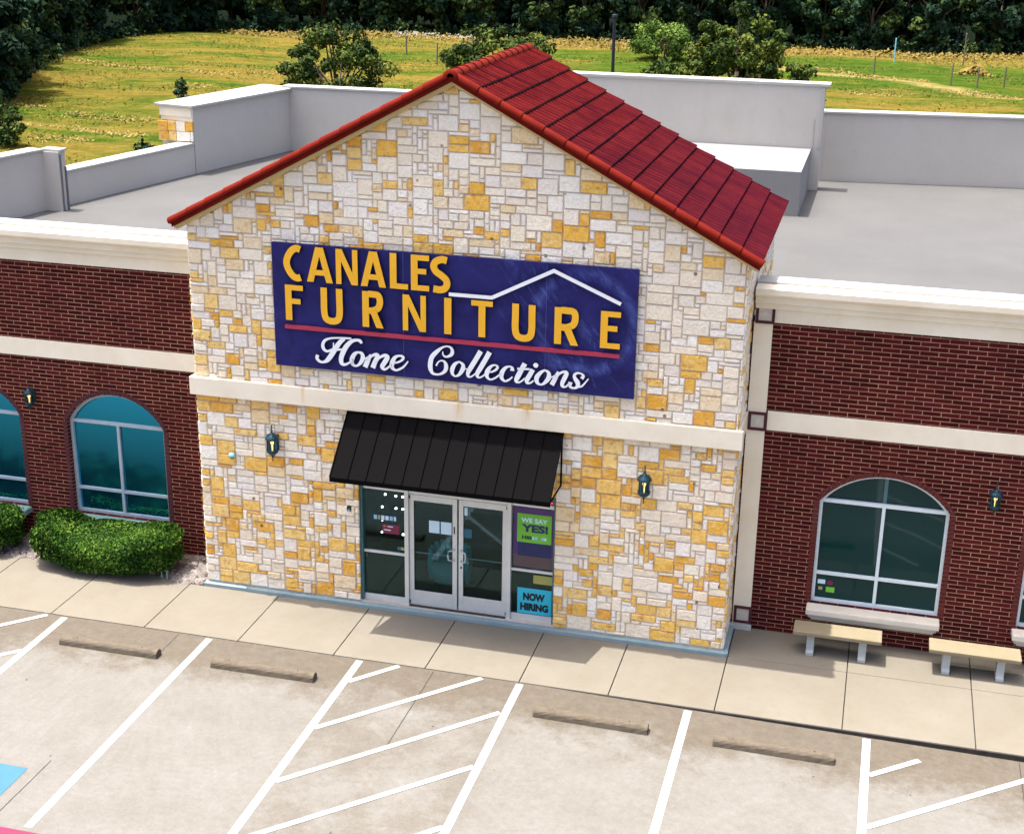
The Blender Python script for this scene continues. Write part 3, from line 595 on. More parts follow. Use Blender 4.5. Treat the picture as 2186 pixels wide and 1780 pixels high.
# rear parapets
wseg("parapet", (9.95, 17.05), (-5.19, 16.80), -.4, 5.2, 7.08, M['para']); wseg("coping", (9.95, 17.05), (-5.4, 16.797), -.4, 7.082, 7.145, M['coping'], -.04)
wseg("parapet", (20, 18.32), (9.952, 17.05), -.4, 5.2, 7.08, M['para']); wseg("coping", (20, 18.32), (9.96, 17.05), -.4, 7.082, 7.145, M['coping'], -.04)
tp = MB(); tp.box(1.2, 9.93, 15.6, 16.0, 5.25, 7.92); tp.build("parapet", M['para'], B)
tp = MB(); tp.box(1.15, 10.05, 15.56, 16.08, 7.922, 8.0); tp.build("coping", M['coping'], B, bevel=.01)
tp = MB(); tp.box(9.86, 9.925, 15.57, 15.598, 6.36, 7.90); tp.box(9.70, 9.735, 15.585, 15.598, 6.36, 7.1); tp.build("roof_seam", M['coping'], B)
bx = MB(); bx.box(3.4, 9.70, 12.0, 15.598, 5.25, 6.36); bx.build("roof_box", M['rbox'], B, bevel=.01)
# rear and right skins so the block is closed
sk = MB(); sk.box(20.0, 20.2, 1.1, 18.6, 0, 6.3); sk.build("end_wall", M['stucco'], B)
wseg("rear_wall", (20, 18.78), (-5.19, 17.25), -.2, 0, 5.3, M['stucco'])

# ---------------------------------------------------------------- storefront
sf = MB(); Y = .10
sf.box(3.105, 3.90, Y, Y+.06, 2.285, 2.355); sf.box(5.875, 6.64, Y, Y+.06, 2.285, 2.355)
sf.box(3.90, 3.975, Y-.05, Y+.07, .085, 2.43); sf.box(5.80, 5.875, Y-.05, Y+.07, .085, 2.43)
sf.box(3.975, 5.80, Y-.01, Y+.06, 2.28, 2.36)
sf.box(3.105, 3.90, Y+.002, Y+.055, 1.035, 1.085); sf.box(5.875, 6.64, Y+.002, Y+.055, 1.035, 1.085)
sf.box(3.105, 3.90, Y+.002, Y+.055, .085, .20); sf.box(5.875, 6.64, Y+.002, Y+.055, .085, .20)
sf.build("storefront_frame", M['alu'], B, bevel=.004)
jb = MB(); jb.box(3.05, 3.104, .05, .20, .085, 2.555); jb.box(6.641, 6.685, .05, .20, .085, 2.555); jb.box(3.105, 6.64, Y+.03, Y+.08, 2.432, 2.553); jb.box(3.105, 3.899, Y+.03, Y+.08, 2.356, 2.431); jb.box(5.876, 6.64, Y+.03, Y+.08, 2.356, 2.431); jb.box(3.976, 5.799, Y+.03, Y+.08, 2.361, 2.431)
jb.build("storefront_jamb", M['alud'], B)
for a, b in ((3.2, 3.85), (5.92, 6.6)): rd = MB(); rd.box(a, b, Y+.0, Y+.028, 2.395, 2.41); rd.build("light_strip", M['redled'], B)
for a, b in ((3.106, 3.899), (5.876, 6.639)):
    p = MB(); p.box(a, b, Y+.026, Y+.032, .201, 1.034); p.box(a, b, Y+.026, Y+.032, 1.086, 2.284); p.build("pane", M['g_clear'], B)
for k, (a, b) in enumerate(((3.98, 4.872), (4.902, 5.794))):
    d = MB(); d.box(a, a+.085, Y-.002, Y+.045, .10, 2.27); d.box(b-.085, b, Y-.002, Y+.045, .10, 2.27); d.box(a+.085, b-.085, Y, Y+.043, 2.155, 2.27); d.box(a+.085, b-.085, Y, Y+.043, .10, .395)
    D_ = d.build("door", M['alu'], B, bevel=.004)
    p = MB(); p.box(a+.0855, b-.0855, Y+.02, Y+.026, .396, 2.154); p.build("pane", M['g_clear'], D_)
    p = MB(); p.box(a+.086, a+.094, Y+.004, Y+.019, .397, 2.153); p.box(b-.094, b-.086, Y+.004, Y+.019, .397, 2.153); p.box(a+.095, b-.095, Y+.004, Y+.019, 2.143, 2.153); p.box(a+.095, b-.095, Y+.004, Y+.019, .397, .407); p.build("gasket", M['gasket'], D_)
    p = MB(); p.tube([(a+.09, Y+.07, 1.12), (b-.09, Y+.07, 1.12)], .014, 8); p.build("push_bar", M['alu'], D_)
    hx = b-.05 if k == 0 else a+.05; s = -1 if k == 0 else 1; p = MB(); p.smooth = True
    p.tube([(hx, Y, 1.30), (hx, Y-.06, 1.30), (hx+s*.09, Y-.075, 1.28), (hx+s*.10, Y-.075, 1.20), (hx+s*.09, Y-.075, 1.11), (hx, Y-.06, 1.09), (hx, Y, 1.09)], .013, 8); p.build("handle", M['alu'], D_)
    p = MB(); p.box(hx-.012, hx+.012, Y-.006, Y-.0025, 1.60, 1.74) if k == 0 else p.box(hx-.012, hx+.012, Y-.012, Y-.0025, .94, .98); p.build("lock", M['dark'], D_)
    for zz in (2.22, .16):
        p = MB(); p.box((a-.004 if k == 0 else b-.02), (a+.02 if k == 0 else b+.004), Y-.012, Y-.0025, zz-.03, zz+.03); p.build("hinge", M['dark'], D_)
th = MB(); th.box(3.98, 5.79, .03, .095, .0885, .097); th.build("threshold", M['dark'], B)
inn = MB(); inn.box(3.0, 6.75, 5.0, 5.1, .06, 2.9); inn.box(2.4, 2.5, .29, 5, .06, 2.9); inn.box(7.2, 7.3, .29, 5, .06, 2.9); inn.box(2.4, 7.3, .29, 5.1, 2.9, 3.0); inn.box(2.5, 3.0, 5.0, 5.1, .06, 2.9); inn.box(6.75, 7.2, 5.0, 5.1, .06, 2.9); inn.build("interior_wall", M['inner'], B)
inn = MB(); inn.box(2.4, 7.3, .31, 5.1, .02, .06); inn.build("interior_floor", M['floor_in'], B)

# awning
Aw = empty("awning", (4.85, -.5, 2.9), "black standing seam metal awning sloping out over the glass entrance doors", "awning")
ax0, ax1, ay, az0, az1 = 2.908, 6.797, -.985, 2.886, 3.775
a = MB(); a.prism([(-.045, az1-.02), (-.045, az1), (ay, az0), (ay, az0-.085), (ay+.02, az0-.085), (ay+.02, az0-.03)], ax0, ax1, 'x'); a.build("awning_panel", M['awning'], Aw)
a = MB(); dl = math.hypot(ay+.045, az1-az0); uy, uz_ = (ay+.045)/dl, (az0-az1)/dl; ny_, nz_ = uz_, -uy
for i in range(13):
    x = ax0+.008+(ax1-ax0-.016)*i/12
    P0 = (-.05, az1-.002); P1 = (ay+.002, az0); h = .028
    a.add([(x-.008, P0[0], P0[1]), (x+.008, P0[0], P0[1]), (x+.008, P1[0], P1[1]), (x-.008, P1[0], P1[1]), (x-.006, P0[0]+ny_*h, P0[1]+nz_*h), (x+.006, P0[0]+ny_*h, P0[1]+nz_*h), (x+.006, P1[0]+ny_*h, P1[1]+nz_*h), (x-.006, P1[0]+ny_*h, P1[1]+nz_*h)],
          [(0, 3, 2, 1), (4, 5, 6, 7), (0, 1, 5, 4), (1, 2, 6, 5), (2, 3, 7, 6), (3, 0, 4, 7)])
a.build("seam", M['awning'], Aw)
for x in (ax0+.03, ax1-.03):
    a = MB(); a.tube([(x, -.05, az1-.06), (x, -.05, 2.82), (x, ay+.03, az0-.06)], .016, 8); a.build("bracket", M['awning'], Aw)

# ---------------------------------------------------------------- the big wall sign
S = empty("store_sign", (4.79, -.09, 4.52), "wide dark blue sign with yellow block letters and white script above the entrance", "sign")
p = MB(); p.box(1.619, 7.96, -.11, -.035, 4.518, 6.703); PAN = p.build("sign_panel", M['sign'], S, bevel=.004)
M['sseam'] = pm("sign_seam", (.05, .055, .26), (.07, .08, .32), 3, .4, 0)
for x in (3.98, 6.45): p = MB(); p.box(x-.004, x+.004, -.1125, -.1105, 4.53, 6.69); p.build("panel_seam", M['sseam'], S)
def cat(pts, m=5):
    pts = [Vector(p) for p in pts]; out = []
    for i in range(len(pts)-1):
        a, b, c, d = pts[max(i-1, 0)], pts[i], pts[i+1], pts[min(i+2, len(pts)-1)]
        for k in range(m):
            t = k/m; out.append(.5*((2*b)+(-a+c)*t+(2*a-5*b+4*c-d)*t*t+(-a+3*b-3*c+d)*t**3))
    out.append(pts[-1]); return out
FY, BY = -.178, -.118
def ribbon(mb, pts, yo=0, y0=FY, y1=BY, closed=False):
    """pts = (x, z, width); face in material 0, returns in material 1"""
    L_, R_ = [], []
    n = len(pts)
    for i, p in enumerate(pts):
        a = pts[i-1] if i else (pts[-2] if closed else p); b = pts[i+1] if i < n-1 else (pts[1] if closed else p)
        d1 = Vector((p[0]-a[0], p[1]-a[1])); d2 = Vector((b[0]-p[0], b[1]-p[1]))
        d1 = d1.normalized() if d1.length else d2.normalized(); d2 = d2.normalized() if d2.length else d1
        t = (d1+d2).normalized(); nn = Vector((-t.y, t.x)); k = p[2]/2/max(.6, nn.dot(Vector((-d1.y, d1.x))))
        L_.append((p[0]+nn.x*k, p[1]+nn.y*k)); R_.append((p[0]-nn.x*k, p[1]-nn.y*k))
    base = y0-yo; fr = [base-i*.00025 for i in range(n)]
    mb.cur = 0; mb.add([(x, fr[i], z) for i, (x, z) in enumerate(L_)]+[(x, fr[i], z) for i, (x, z) in enumerate(R_)], [(i, i+1, n+i+1, n+i) for i in range(n-1)])
    mb.cur = 1
    for e in (L_, R_): mb.add([(x, fr[i], z) for i, (x, z) in enumerate(e)]+[(x, y1, z) for x, z in e], [(i, i+1, n+i+1, n+i) for i in range(n-1)])
    if not closed:
        for i in (0, n-1): mb.add([(L_[i][0], fr[i], L_[i][1]), (R_[i][0], fr[i], R_[i][1]), (R_[i][0], y1, R_[i][1]), (L_[i][0], y1, L_[i][1])], [(0, 1, 2, 3)])
def poly_block(mb, poly, yo=0):
    n = len(poly); f = FY-yo; mb.cur = 0; mb.add([(x, f, z) for x, z in poly], [tuple(range(n))])
    mb.cur = 1; mb.add([(x, f, z) for x, z in poly]+[(x, BY, z) for x, z in poly], [(i, (i+1) % n, (i+1) % n+n, i+n) for i in range(n)])
def rect(mb, x0, x1, z0, z1, yo=0): poly_block(mb, [(x0, z0), (x1, z0), (x1, z1), (x0, z1)], yo)
def letter(ch, x0, x1, z0, z1, s=.118, hb=.092):
    m = MB(); w_ = x1-x0; h = z1-z0; E = .0015
    def sm(pts, wf=lambda u: s):
        q = cat([(x0+s/2+u*(w_-s), z0+hb/2+v*(h-hb), 0) for u, v in pts], 5); return [(v.x, v.y, s if abs(1) else s) for v in q]
    if ch in "EFL":
        rect(m, x0, x0+s, z0, z1)
        if ch != 'F': rect(m, x0+s*.9, x1, z0, z0+hb, E)
        if ch != 'L': rect(m, x0+s*.9, x1, z1-hb, z1, 2*E); rect(m, x0+s*.9, x1-.05, z0+h*.47, z0+h*.47+hb, 3*E)
    elif ch == 'I': rect(m, x0, x1, z0, z1)
    elif ch == 'T': xc = (x0+x1)/2; rect(m, xc-s/2, xc+s/2, z0, z1-hb*.9); rect(m, x0, x1, z1-hb, z1, E)
    elif ch == 'A':
        xc = (x0+x1)/2
        poly_block(m, [(x0, z0), (x0+s, z0), (xc+.04, z1), (xc-.07, z1)]); poly_block(m, [(x1-s, z0), (x1, z0), (xc+.07, z1), (xc-.04, z1)], E)
        rect(m, x0+.11, x1-.11, z0+h*.20, z0+h*.20+hb, 2*E)
    elif ch == 'N':
        rect(m, x0, x0+s*.8, z0, z1); rect(m, x1-s*.8, x1, z0, z1, E); poly_block(m, [(x0, z1), (x0+s*.95, z1), (x1, z0), (x1-s*.95, z0)], 2*E)
    elif ch == 'U':
        q = cat([(x0+s/2, z1, 0), (x0+s/2, z1-h*.3, 0), (x0+s/2, z0+h*.33, 0), (x0+s*.8, z0+h*.13, 0), ((x0+x1)/2, z0+hb/2, 0), (x1-s*.8, z0+h*.13, 0), (x1-s/2, z0+h*.33, 0), (x1-s/2, z1-h*.3, 0), (x1-s/2, z1, 0)], 5)
        ribbon(m, [(v.x, v.y, s*.98) for v in q])
    elif ch == 'R':
        rect(m, x0, x0+s, z0, z1); zm = z0+h*.40
        q = cat([(x0+s*.9, z1-hb/2, 0), (x0+w_*.5, z1-hb/2, 0), (x1-s*.75, z1-h*.10, 0), (x1-s*.52, z1-h*.27, 0), (x1-s*.8, z1-h*.44, 0), (x0+w_*.5, zm+hb/2, 0), (x0+s*.9, zm+hb/2, 0)], 5)
        ribbon(m, [(v.x, v.y, s*.95) for v in q], E); poly_block(m, [(x1-s*1.08, z0), (x1, z0), (x0+w_*.66, zm+.06), (x0+w_*.38, zm+.02)], 9*E)
    elif ch == 'C': ribbon(m, sm([(1, .965), (.75, 1), (.45, .94), (.14, .74), (0, .5), (.14, .26), (.45, .06), (.75, 0), (1, .03)]))
    elif ch == 'S': ribbon(m, sm([(.98, .97), (.62, 1), (.2, .92), (.04, .77), (.2, .60), (.55, .49), (.9, .36), (1, .21), (.85, .06), (.5, 0), (.03, .02)]))
    return m.build("letter", [M['yellow'], M['edge']], S, recalc=False)
for ch, a, b in zip("CANALES", (1.86, 2.28, 2.81, 3.25, 3.77, 4.14, 4.47), (2.23, 2.75, 3.20, 3.70, 4.09, 4.46, 4.83)): letter(ch, a, b, 6.085, 6.69)
for ch, a, b in zip("FURNITURE", (1.87, 2.52, 3.27, 3.99, 4.72, 5.19, 5.89, 6.61, 7.38), (2.20, 2.92, 3.65, 4.40, 4.845, 5.56, 6.29, 7.02, 7.71)): letter(ch, a, b, 5.375, 6.0)
m = MB(); ribbon(m, [(4.80, 6.065, .062), (5.54, 6.065, .062), (6.58, 6.60, .062), (7.70, 6.135, .062)]); m.build("roofline_emblem", [M['white'], M['edge']], S, recalc=False)
m = MB(); m.box(1.84, 7.71, -.165, BY, 5.215, 5.28); m.build("red_bar", M['red'], S)
SCRIPT = [('H',[[2725,5038,18,2722,4943,27,2683,4902,36,2604,4871,41,2547,4908,55,2530,4982,55,2571,5062,45,2669,5109,32,2814,5131,27,2949,5138,32,3060,5144,27],[2930,5123,54,2851,5059,72,2771,4948,82,2700,4837,82,2619,4724,73,2540,4674,41,2467,4681,46,2420,4734,55,2436,4793,55],[3240,5071,45,3217,5116,50,3141,5123,45,3054,5087,63,2965,4994,77,2905,4884,82,2868,4776,77,2875,4691,68,2928,4668,45,3006,4704,32,3075,4767,27],[2790,4921,36,2887,4935,32]]),('o',[[3175,4909,32,3106,4865,63,3056,4765,77,3069,4681,55,3136,4659,36,3209,4713,54,3259,4813,72,3241,4892,54,3175,4909,32],[3259,4813,27,3307,4808,27,3356,4841,27]]),('m',[[3404,4883,36,3355,4793,77,3294,4650,82],[3354,4784,36,3423,4866,41,3509,4898,54,3528,4857,77,3478,4758,77,3438,4654,82],[3469,4757,36,3566,4851,41,3662,4898,54,3709,4869,72,3650,4764,77,3611,4694,68,3649,4651,45,3716,4685,32,3774,4748,27]]),('e',[[3784,4767,32,3898,4797,32,3975,4851,40,3984,4899,45,3918,4912,36,3842,4877,54,3794,4787,77,3783,4701,68,3849,4651,36,3935,4683,36,4011,4742,31,4078,4833,22]]),('C',[[4693,5058,20,4693,5010,23,4728,4974,30,4784,4980,37,4847,5024,57,4861,5088,53,4833,5141,37,4770,5159,23,4686,5131,33,4588,5049,63,4504,4950,74,4476,4849,77,4475,4751,74,4510,4669,50,4588,4648,34,4672,4671,40,4742,4734,60,4756,4819,67,4728,4887,40,4672,4903,23,4616,4869,23,4581,4803,27]]),('o',[[4986,4908,23,4910,4862,53,4861,4773,70,4861,4689,54,4910,4644,27,4980,4679,47,5042,4777,70,5049,4861,53,4986,4908,23],[5056,4799,20,5105,4790,20,5140,4800,20]]),('l',[[5355,5126,80,5284,4995,76,5195,4840,77,5140,4737,67,5140,4667,40,5196,4665,27,5272,4729,23]]),('l',[[5510,5123,79,5436,4981,76,5348,4820,77,5300,4731,67,5307,4669,40,5370,4675,27,5452,4746,23]]),('e',[[5466,4768,27,5555,4784,30,5630,4833,40,5650,4883,40,5602,4907,27,5533,4872,46,5479,4790,73,5466,4705,60,5522,4648,30,5605,4677,30,5673,4732,27,5707,4771,20]]),('c',[[5904,4833,70,5903,4887,44,5849,4905,29,5781,4868,52,5729,4786,70,5723,4700,63,5777,4643,33,5838,4664,33,5883,4700,26,5913,4734,22]]),('t',[[6121,4981,77,6070,4880,77,6004,4743,81,5975,4670,59,6013,4643,33,6074,4672,26,6126,4731,22],[5994,4881,33,6206,4893,33]]),('i',[[6259,4891,73,6215,4802,73,6164,4704,73,6165,4650,44,6218,4651,29,6278,4700,26],[6309,5010,37,6310,4980,80,6310,4964,80,6311,4930,37]]),('o',[[6469,4903,26,6395,4850,55,6329,4759,73,6339,4675,59,6400,4642,29,6467,4680,51,6533,4771,73,6530,4863,55,6469,4903,26],[6547,4788,22,6592,4792,22,6644,4828,22]]),('n',[[6694,4894,36,6652,4790,69,6588,4653,73],[6645,4766,29,6718,4866,36,6799,4904,44,6837,4877,66,6795,4773,69,6767,4694,62,6783,4649,44,6836,4654,29,6879,4705,26]]),('s',[[7092,4810,58,7120,4859,44,7089,4894,29,7022,4903,33,6971,4867,44,6981,4807,58,7027,4742,73,7029,4674,58,6971,4637,33,6903,4661,44,6908,4738,66],[7030,4666,29,7096,4680,29,7161,4756,25,7210,4825,18]])]
for ch, strokes in SCRIPT:
    m = MB()
    for k, st in enumerate(strokes):
        pts = [(st[i]/1000, st[i+1]/1000, st[i+2]/1000*1.08) for i in range(0, len(st), 3)]
        closed = len(pts) > 4 and pts[0][:2] == pts[-1][:2]
        if len(pts) > 2: pts = [tuple(v) for v in cat(pts, 5)]
        ribbon(m, pts, k*.007, -.165, BY, closed)
    m.build("letter", [M['white'], M['edge']], S, recalc=False)

# ---------------------------------------------------------------- wall lanterns
def lantern():
    r = empty("wall_lantern", (0, 0, 0), "x", "wall lamp", "lantern lamps on the front walls")
    m = MB(); m.box(-.055, .055, -.03, .0, -.17, .12); m.build("backplate", M['lamp'], r, bevel=.008)
    m = MB(); m.smooth = True; m.tube([(0, -.02, -.10), (0, -.09, -.24), (0, -.17, -.27), (0, -.19, -.19)], .012, 8); m.build("arm", M['lamp'], r)
    c = (0, -.19, 0)
    m = MB(); m.lathe([(.0, .355), (.011, .35), (.011, .26), (.022, .25), (.022, .235), (.012, .225), (.03, .20), (.048, .185), (.088, .165), (.118, .125), (.126, .095), (.122, .085), (.0, .084)], c, 16); m.build("cap", M['lamp'], r)
    m = MB(); m.lathe([(.088, .083), (.088, -.105)], c, 12); m.build("glass", M['lglass'], r)
    m = MB()
    for i in range(6):
        t = math.pi*(i+.5)/3; x, y = .092*math.cos(t), -.19+.092*math.sin(t); m.tube([(x, y, .085), (x, y, -.105)], .007, 6)
    m.build("cage", M['lamp'], r)
    m = MB(); m.lathe([(.0, -.105), (.105, -.106), (.112, -.125), (.10, -.16), (.07, -.195), (.03, -.215), (.014, -.225), (.02, -.245), (.010, -.26), (.008, -.33), (.0, -.34)], c, 16); m.build("bowl", M['lamp'], r)
    m = MB(); m.lathe([(.0, -.10), (.014, -.10), (.014, -.02), (.026, .0), (.032, .025), (.022, .055), (.0, .07)], c, 10); m.build("bulb", M['bulb'], r)
    return r
L0 = lantern()
L0.location = (1.53, -.03, 3.07); L0["label"] = "dark lantern on the pale stone wall between the blue camera and the black awning"
l = copy_tree(L0, (8.23, -.03, 3.07), label="dark lantern on the pale stone wall to the right of the black awning")
l = copy_tree(L0, (-4.07, 1.10, 3.0), label="dark lantern on the brick wall between two blue arched windows"); l.scale = (.85, .85, .85)
l = copy_tree(L0, (13.91, 1.10, 3.03), label="teal lantern on the brick wall of the wing above the stone benches"); l.scale = (.9, .9, .88)

# ---------------------------------------------------------------- small things on the entrance wall
m = MB(); m.box(2.845, 2.925, -.045, -.0, 1.86, 1.95); o = m.build("card_reader", M['black'], bevel=.006); tag(o, "small black card reader box on the stone just left of the glass entrance", "card reader")
m = MB(); m.box(2.865, 2.905, -.048, -.0455, 1.875, 1.895); m.build("indicator", M['dome'], o)
cm = empty("security_camera", (.67, -.03, 2.70), "small round blue security camera on the stone left of the wall lantern", "camera")
m = MB(); m.smooth = True; m.lathe([(.0, .055), (.03, .052), (.055, .03), (.06, .0), (.05, -.03)], (.67, -.085, 2.70), 14); m.box(.64, .70, -.06, -.02, 2.69, 2.74); m.build("housing", M['dome'], cm)
m = MB(); m.smooth = True; m.lathe([(.045, -.03), (.035, -.055), (.0, -.066)], (.67, -.085, 2.70), 14); m.build("lens_dome", M['black'], cm)

# window posters and signs (flat printed things on the glass)
def flat(name, x0, x1, z0, z1, y, mat, label, cat_, group=None, tilt=0):
    m = MB(); m.box(x0, x1, y-.003, y, z0, z1); return tag(m.build(name, mat), label, cat_, group)
PY = .1245
p = flat("window_poster", 5.90, 6.63, 1.12, 2.26, PY, M['purple'], "purple backing poster filling the sidelight right of the doors", "poster")
q = MB(); q.box(5.90, 6.63, PY-.0045, PY-.0032, 1.12, 1.36); q.build("mauve_strip", M['mauve'], p)
q = MB(); q.box(5.985, 6.59, PY-.0075, PY-.005, 1.34, 1.61); q.build("navy_strip", M['navy'], p)
p = flat("window_poster", 5.97, 6.59, 1.605, 2.15, PY-.008, M['green'], "bright green poster reading WE SAY YES! beside the right door", "poster")
text_mesh("WE SAY", 6.04, 6.52, 1.985, 2.075, PY-.0125, M['paper'], "lettering", p, .03)
text_mesh("YES!", 6.05, 6.53, 1.805, 1.955, PY-.0125, M['navy'], "lettering", p, .05)
text_mesh("100", 6.06, 6.235, 1.665, 1.735, PY-.0125, M['ink'], "lettering", p, .05)
text_mesh("% of", 6.25, 6.33, 1.665, 1.735, PY-.0125, M['paper'], "lettering", p, .03) if 0 else None
for a, b, mt in ((6.25, 6.275, 'paper'), (6.285, 6.345, 'dome'), (6.365, 6.40, 'khaki'), (6.41, 6.46, 'dome'), (6.465, 6.50, 'paper')):
    q = MB(); q.box(a, b, PY-.0125, PY-.0112, 1.672, 1.725); q.build("print_mark", M[mt], p)
p = flat("notice_card", 6.28, 6.635, .82, .985, PY, M['khaki'], "khaki card behind the lower sidelight pane right of the doors", "card")
p = flat("now_hiring_sign", 5.995, 6.62, .215, .715, PY-.004, M['cyan'], "cyan NOW HIRING sign in the bottom of the right sidelight", "sign")
text_mesh("NOW", 6.10, 6.50, .475, .625, PY-.0085, M['ink'], "lettering", p, .06)
text_mesh("HIRING", 6.05, 6.565, .275, .425, PY-.0085, M['ink'], "lettering", p, .06)
for a, b in ((4.345, 4.54), (4.565, 4.765)):
    p = flat("paper_notice", a, b, 1.565, 1.80, .117, M['paper'], "white paper notice taped to the left glass door, %s of the two sheets" % ("left" if a < 4.5 else "right"), "paper", "paper notices on the left door")
p = flat("paper_notice", 5.0, 5.06, 1.98, 2.13, .117, M['paper'], "narrow white slip at the top corner of the right glass door", "paper")
p = flat("paper_notice", 5.0, 5.14, 1.55, 1.72, .117, M['bluep'], "small blue sheet on the glass of the right door", "paper")
p = flat("hours_decal", 3.28, 3.73, 1.68, 1.80, PY, M['navy'], "small blue lettered decal on the left sidelight glass", "decal")
for i, (a, b, mt) in enumerate(((3.30, 3.36, 'dome'), (3.38, 3.42, 'khaki'), (3.44, 3.50, 'paper'), (3.52, 3.58, 'paper'), (3.60, 3.66, 'dome'), (3.68, 3.72, 'paper'))):
    q = MB(); q.box(a, b, PY-.005, PY-.0032, 1.70, 1.78); q.box(a+.012, b-.012, PY-.0065, PY-.0052, 1.72, 1.76); q.build("print_mark", M[mt], p)
p = flat("hours_decal", 3.46, 3.78, 1.44, 1.62, PY+.0, M['purple'], "dark red patch with tiny print on the left sidelight glass", "decal"); p.data.materials[0] = M['hred']
for a, b, z, mt in ((3.48, 3.52, 1.57, 'khaki'), (3.56, 3.66, 1.57, 'paper'), (3.49, 3.62, 1.50, 'paper')):
    q = MB(); q.box(a, b, PY-.005, PY-.0032, z, z+.018); q.build("print_mark", M[mt], p)
p = flat("hours_decal", 3.74, 3.895, 1.14, 1.20, PY, M['khaki'], "small yellow and blue sticker low on the left sidelight glass", "sticker")
q = MB(); q.box(3.74, 3.81, PY-.005, PY-.0032, 1.14, 1.20); q.build("blue_half", M['bluep'], p)
sl = empty("string_lights", (3.6, .3, 2.2), "little round white bulbs hanging inside the sidelight left of the doors", "string lights")
for x, z in ((3.46, 2.12), (3.66, 2.11), (3.79, 2.11), (3.40, 1.87), (3.66, 1.87), (3.79, 1.87), (3.40, 1.61), (3.39, 1.37), (3.79, 1.37)):
    m = MB(); m.smooth = True; m.lathe([(.0, -.02), (.016, -.012), (.02, 0), (.016, .012), (.0, .02)], (x, .30, z), 8); m.build("bulb", M['down'], sl)
for x, z in ((3.46, 1.37), (3.66, 1.87), (3.79, 1.37), (3.40, 1.37)):
    m = MB(); m.tube([(x, .3, 2.5), (x, .3, z)], .002, 4); m.build("wire", M['black'], sl)
ch = empty("stand_in_chair", (4.42, 1.15, .06), "teal upholstered round tub chair seen through the left glass door", "chair")  # made-up chair in place of an unclear turquoise shape in the glass
m = MB(); m.smooth = True; m.lathe([(.0, .10), (.28, .10), (.34, .16), (.35, .36), (.31, .42), (.0, .44)], (4.42, 1.15, .06), 20); m.build("seat", M['teal'], ch)
m = MB(); m.smooth = True
for i in range(11):
    t = math.pi*(-.05+1.1*i/10); x, y = 4.42+.36*math.cos(t), 1.15+.36*math.sin(t)
    m.tube([(x, y, .16), (x*1.0, y, .55), (x, y, .78+.06*math.sin(t))], [.055, .065, .05], 8)
m.build("backrest", M['teal'], ch)
for dx, dy in ((-.2, -.2), (.2, -.2), (-.2, .2), (.2, .2)): m = MB(); m.tube([(4.42+dx, 1.15+dy, .06), (4.42+dx, 1.15+dy, .18)], .02, 6); m.build("leg", M['black'], ch)
# stickers in the corner of the arched window on the right wing
for a, b, z0, z1, mt, lb in ((11.17, 11.30, .98, 1.06, 'paper', "small white sticker in the lower corner of the right arched window"), (11.33, 11.44, .96, 1.06, 'redp', "small pink round sticker in the lower corner of the right arched window"), (11.32, 11.47, .83, .93, 'green', "small green sticker in the lower corner of the right arched window"), (11.19, 11.26, .86, .92, 'khaki', "tiny yellow sticker in the lower corner of the right arched window")):
    m = MB()
    if mt == 'redp': m.prism([((a+b)/2+.05*math.cos(t*.5236), (z0+z1)/2+.05*math.sin(t*.5236)) for t in range(12)], 1.246, 1.2495, 'y')
    else: m.box(a, b, 1.246, 1.2495, z0, z1)
    tag(m.build("window_sticker", M[mt]), lb, "sticker")

# ---------------------------------------------------------------- benches
def bench():
    r = empty("stone_bench", (0, 0, 0), "x", "bench", "stone benches along the brick wall")
    m = MB(); m.box(-.745, .745, -.22, .22, .395, .47); m.build("seat", M['bench'], r, bevel=.014)
    for x in (-.44, .44):
        m = MB(); m.prism([(-.17, 0), (.17, 0), (.17, .06), (.12, .10), (.11, .28), (.15, .36), (.15, .394), (-.15, .394), (-.15, .36), (-.11, .28), (-.12, .10), (-.17, .06)], x-.065, x+.065, 'x'); m.build("leg", M['benchleg'], r, bevel=.006)
    return r
b0 = bench(); b0.location = (11.60, .53, 0); b0["label"] = "cream stone bench under the arched window sill, half in shade, nearer the stone entrance"
copy_tree(b0, (13.87, .51, 0), label="cream stone bench in full sun on the walk, farther from the stone entrance")

# ---------------------------------------------------------------- wheel stops
def wstop():
    r = empty("wheel_stop", (0, 0, 0), "x", "wheel stop", "concrete wheel stops in the parking bays")
    m = MB(); n = 9; pr = [(-.105, 0)]+[(.095*math.cos(math.pi*(1-i/n)), .055+.075*math.sin(math.pi*i/n)) for i in range(n+1)]+[(.105, 0)]; m.smooth = False
    k = 24; vs = []
    for i in range(k+1):
        x = -.92+1.84*i/k; vs += [(x+rnd.uniform(-.003, .003), a+rnd.uniform(-.003, .003), b+(rnd.uniform(-.004, .004) if b else 0)) for a, b in pr]
    w_ = len(pr); m.add(vs, [(i*w_+j, i*w_+j+1, (i+1)*w_+j+1, (i+1)*w_+j) for i in range(k) for j in range(w_-1)]+[tuple(range(w_)), tuple(range(k*w_, (k+1)*w_))])
    m.build("concrete_bar", M['stop'], r, bevel=0)
    for x in (-.62, .62): m = MB(); m.lathe([(.014, .10), (.014, .134), (.0, .136)], (x, 0, 0), 8); m.build("anchor_pin", M['dark'], r)
    return r
w0 = wstop(); w0.location = (-.49, -2.79, 0); w0["label"] = "concrete wheel stop in the parking bay below the round green hedge"
for x, lb in ((2.36, "concrete wheel stop in front of the stone wall left of the entrance doors"), (7.95, "concrete wheel stop just right of the hatched aisle in front of the doors"), (10.82, "concrete wheel stop nearest the stone benches, beyond the stone corner")):
    o = copy_tree(w0, (x, -2.79, cz(x)), label=lb); o.rotation_euler = (0, .012 if x > 7 else 0, 0)

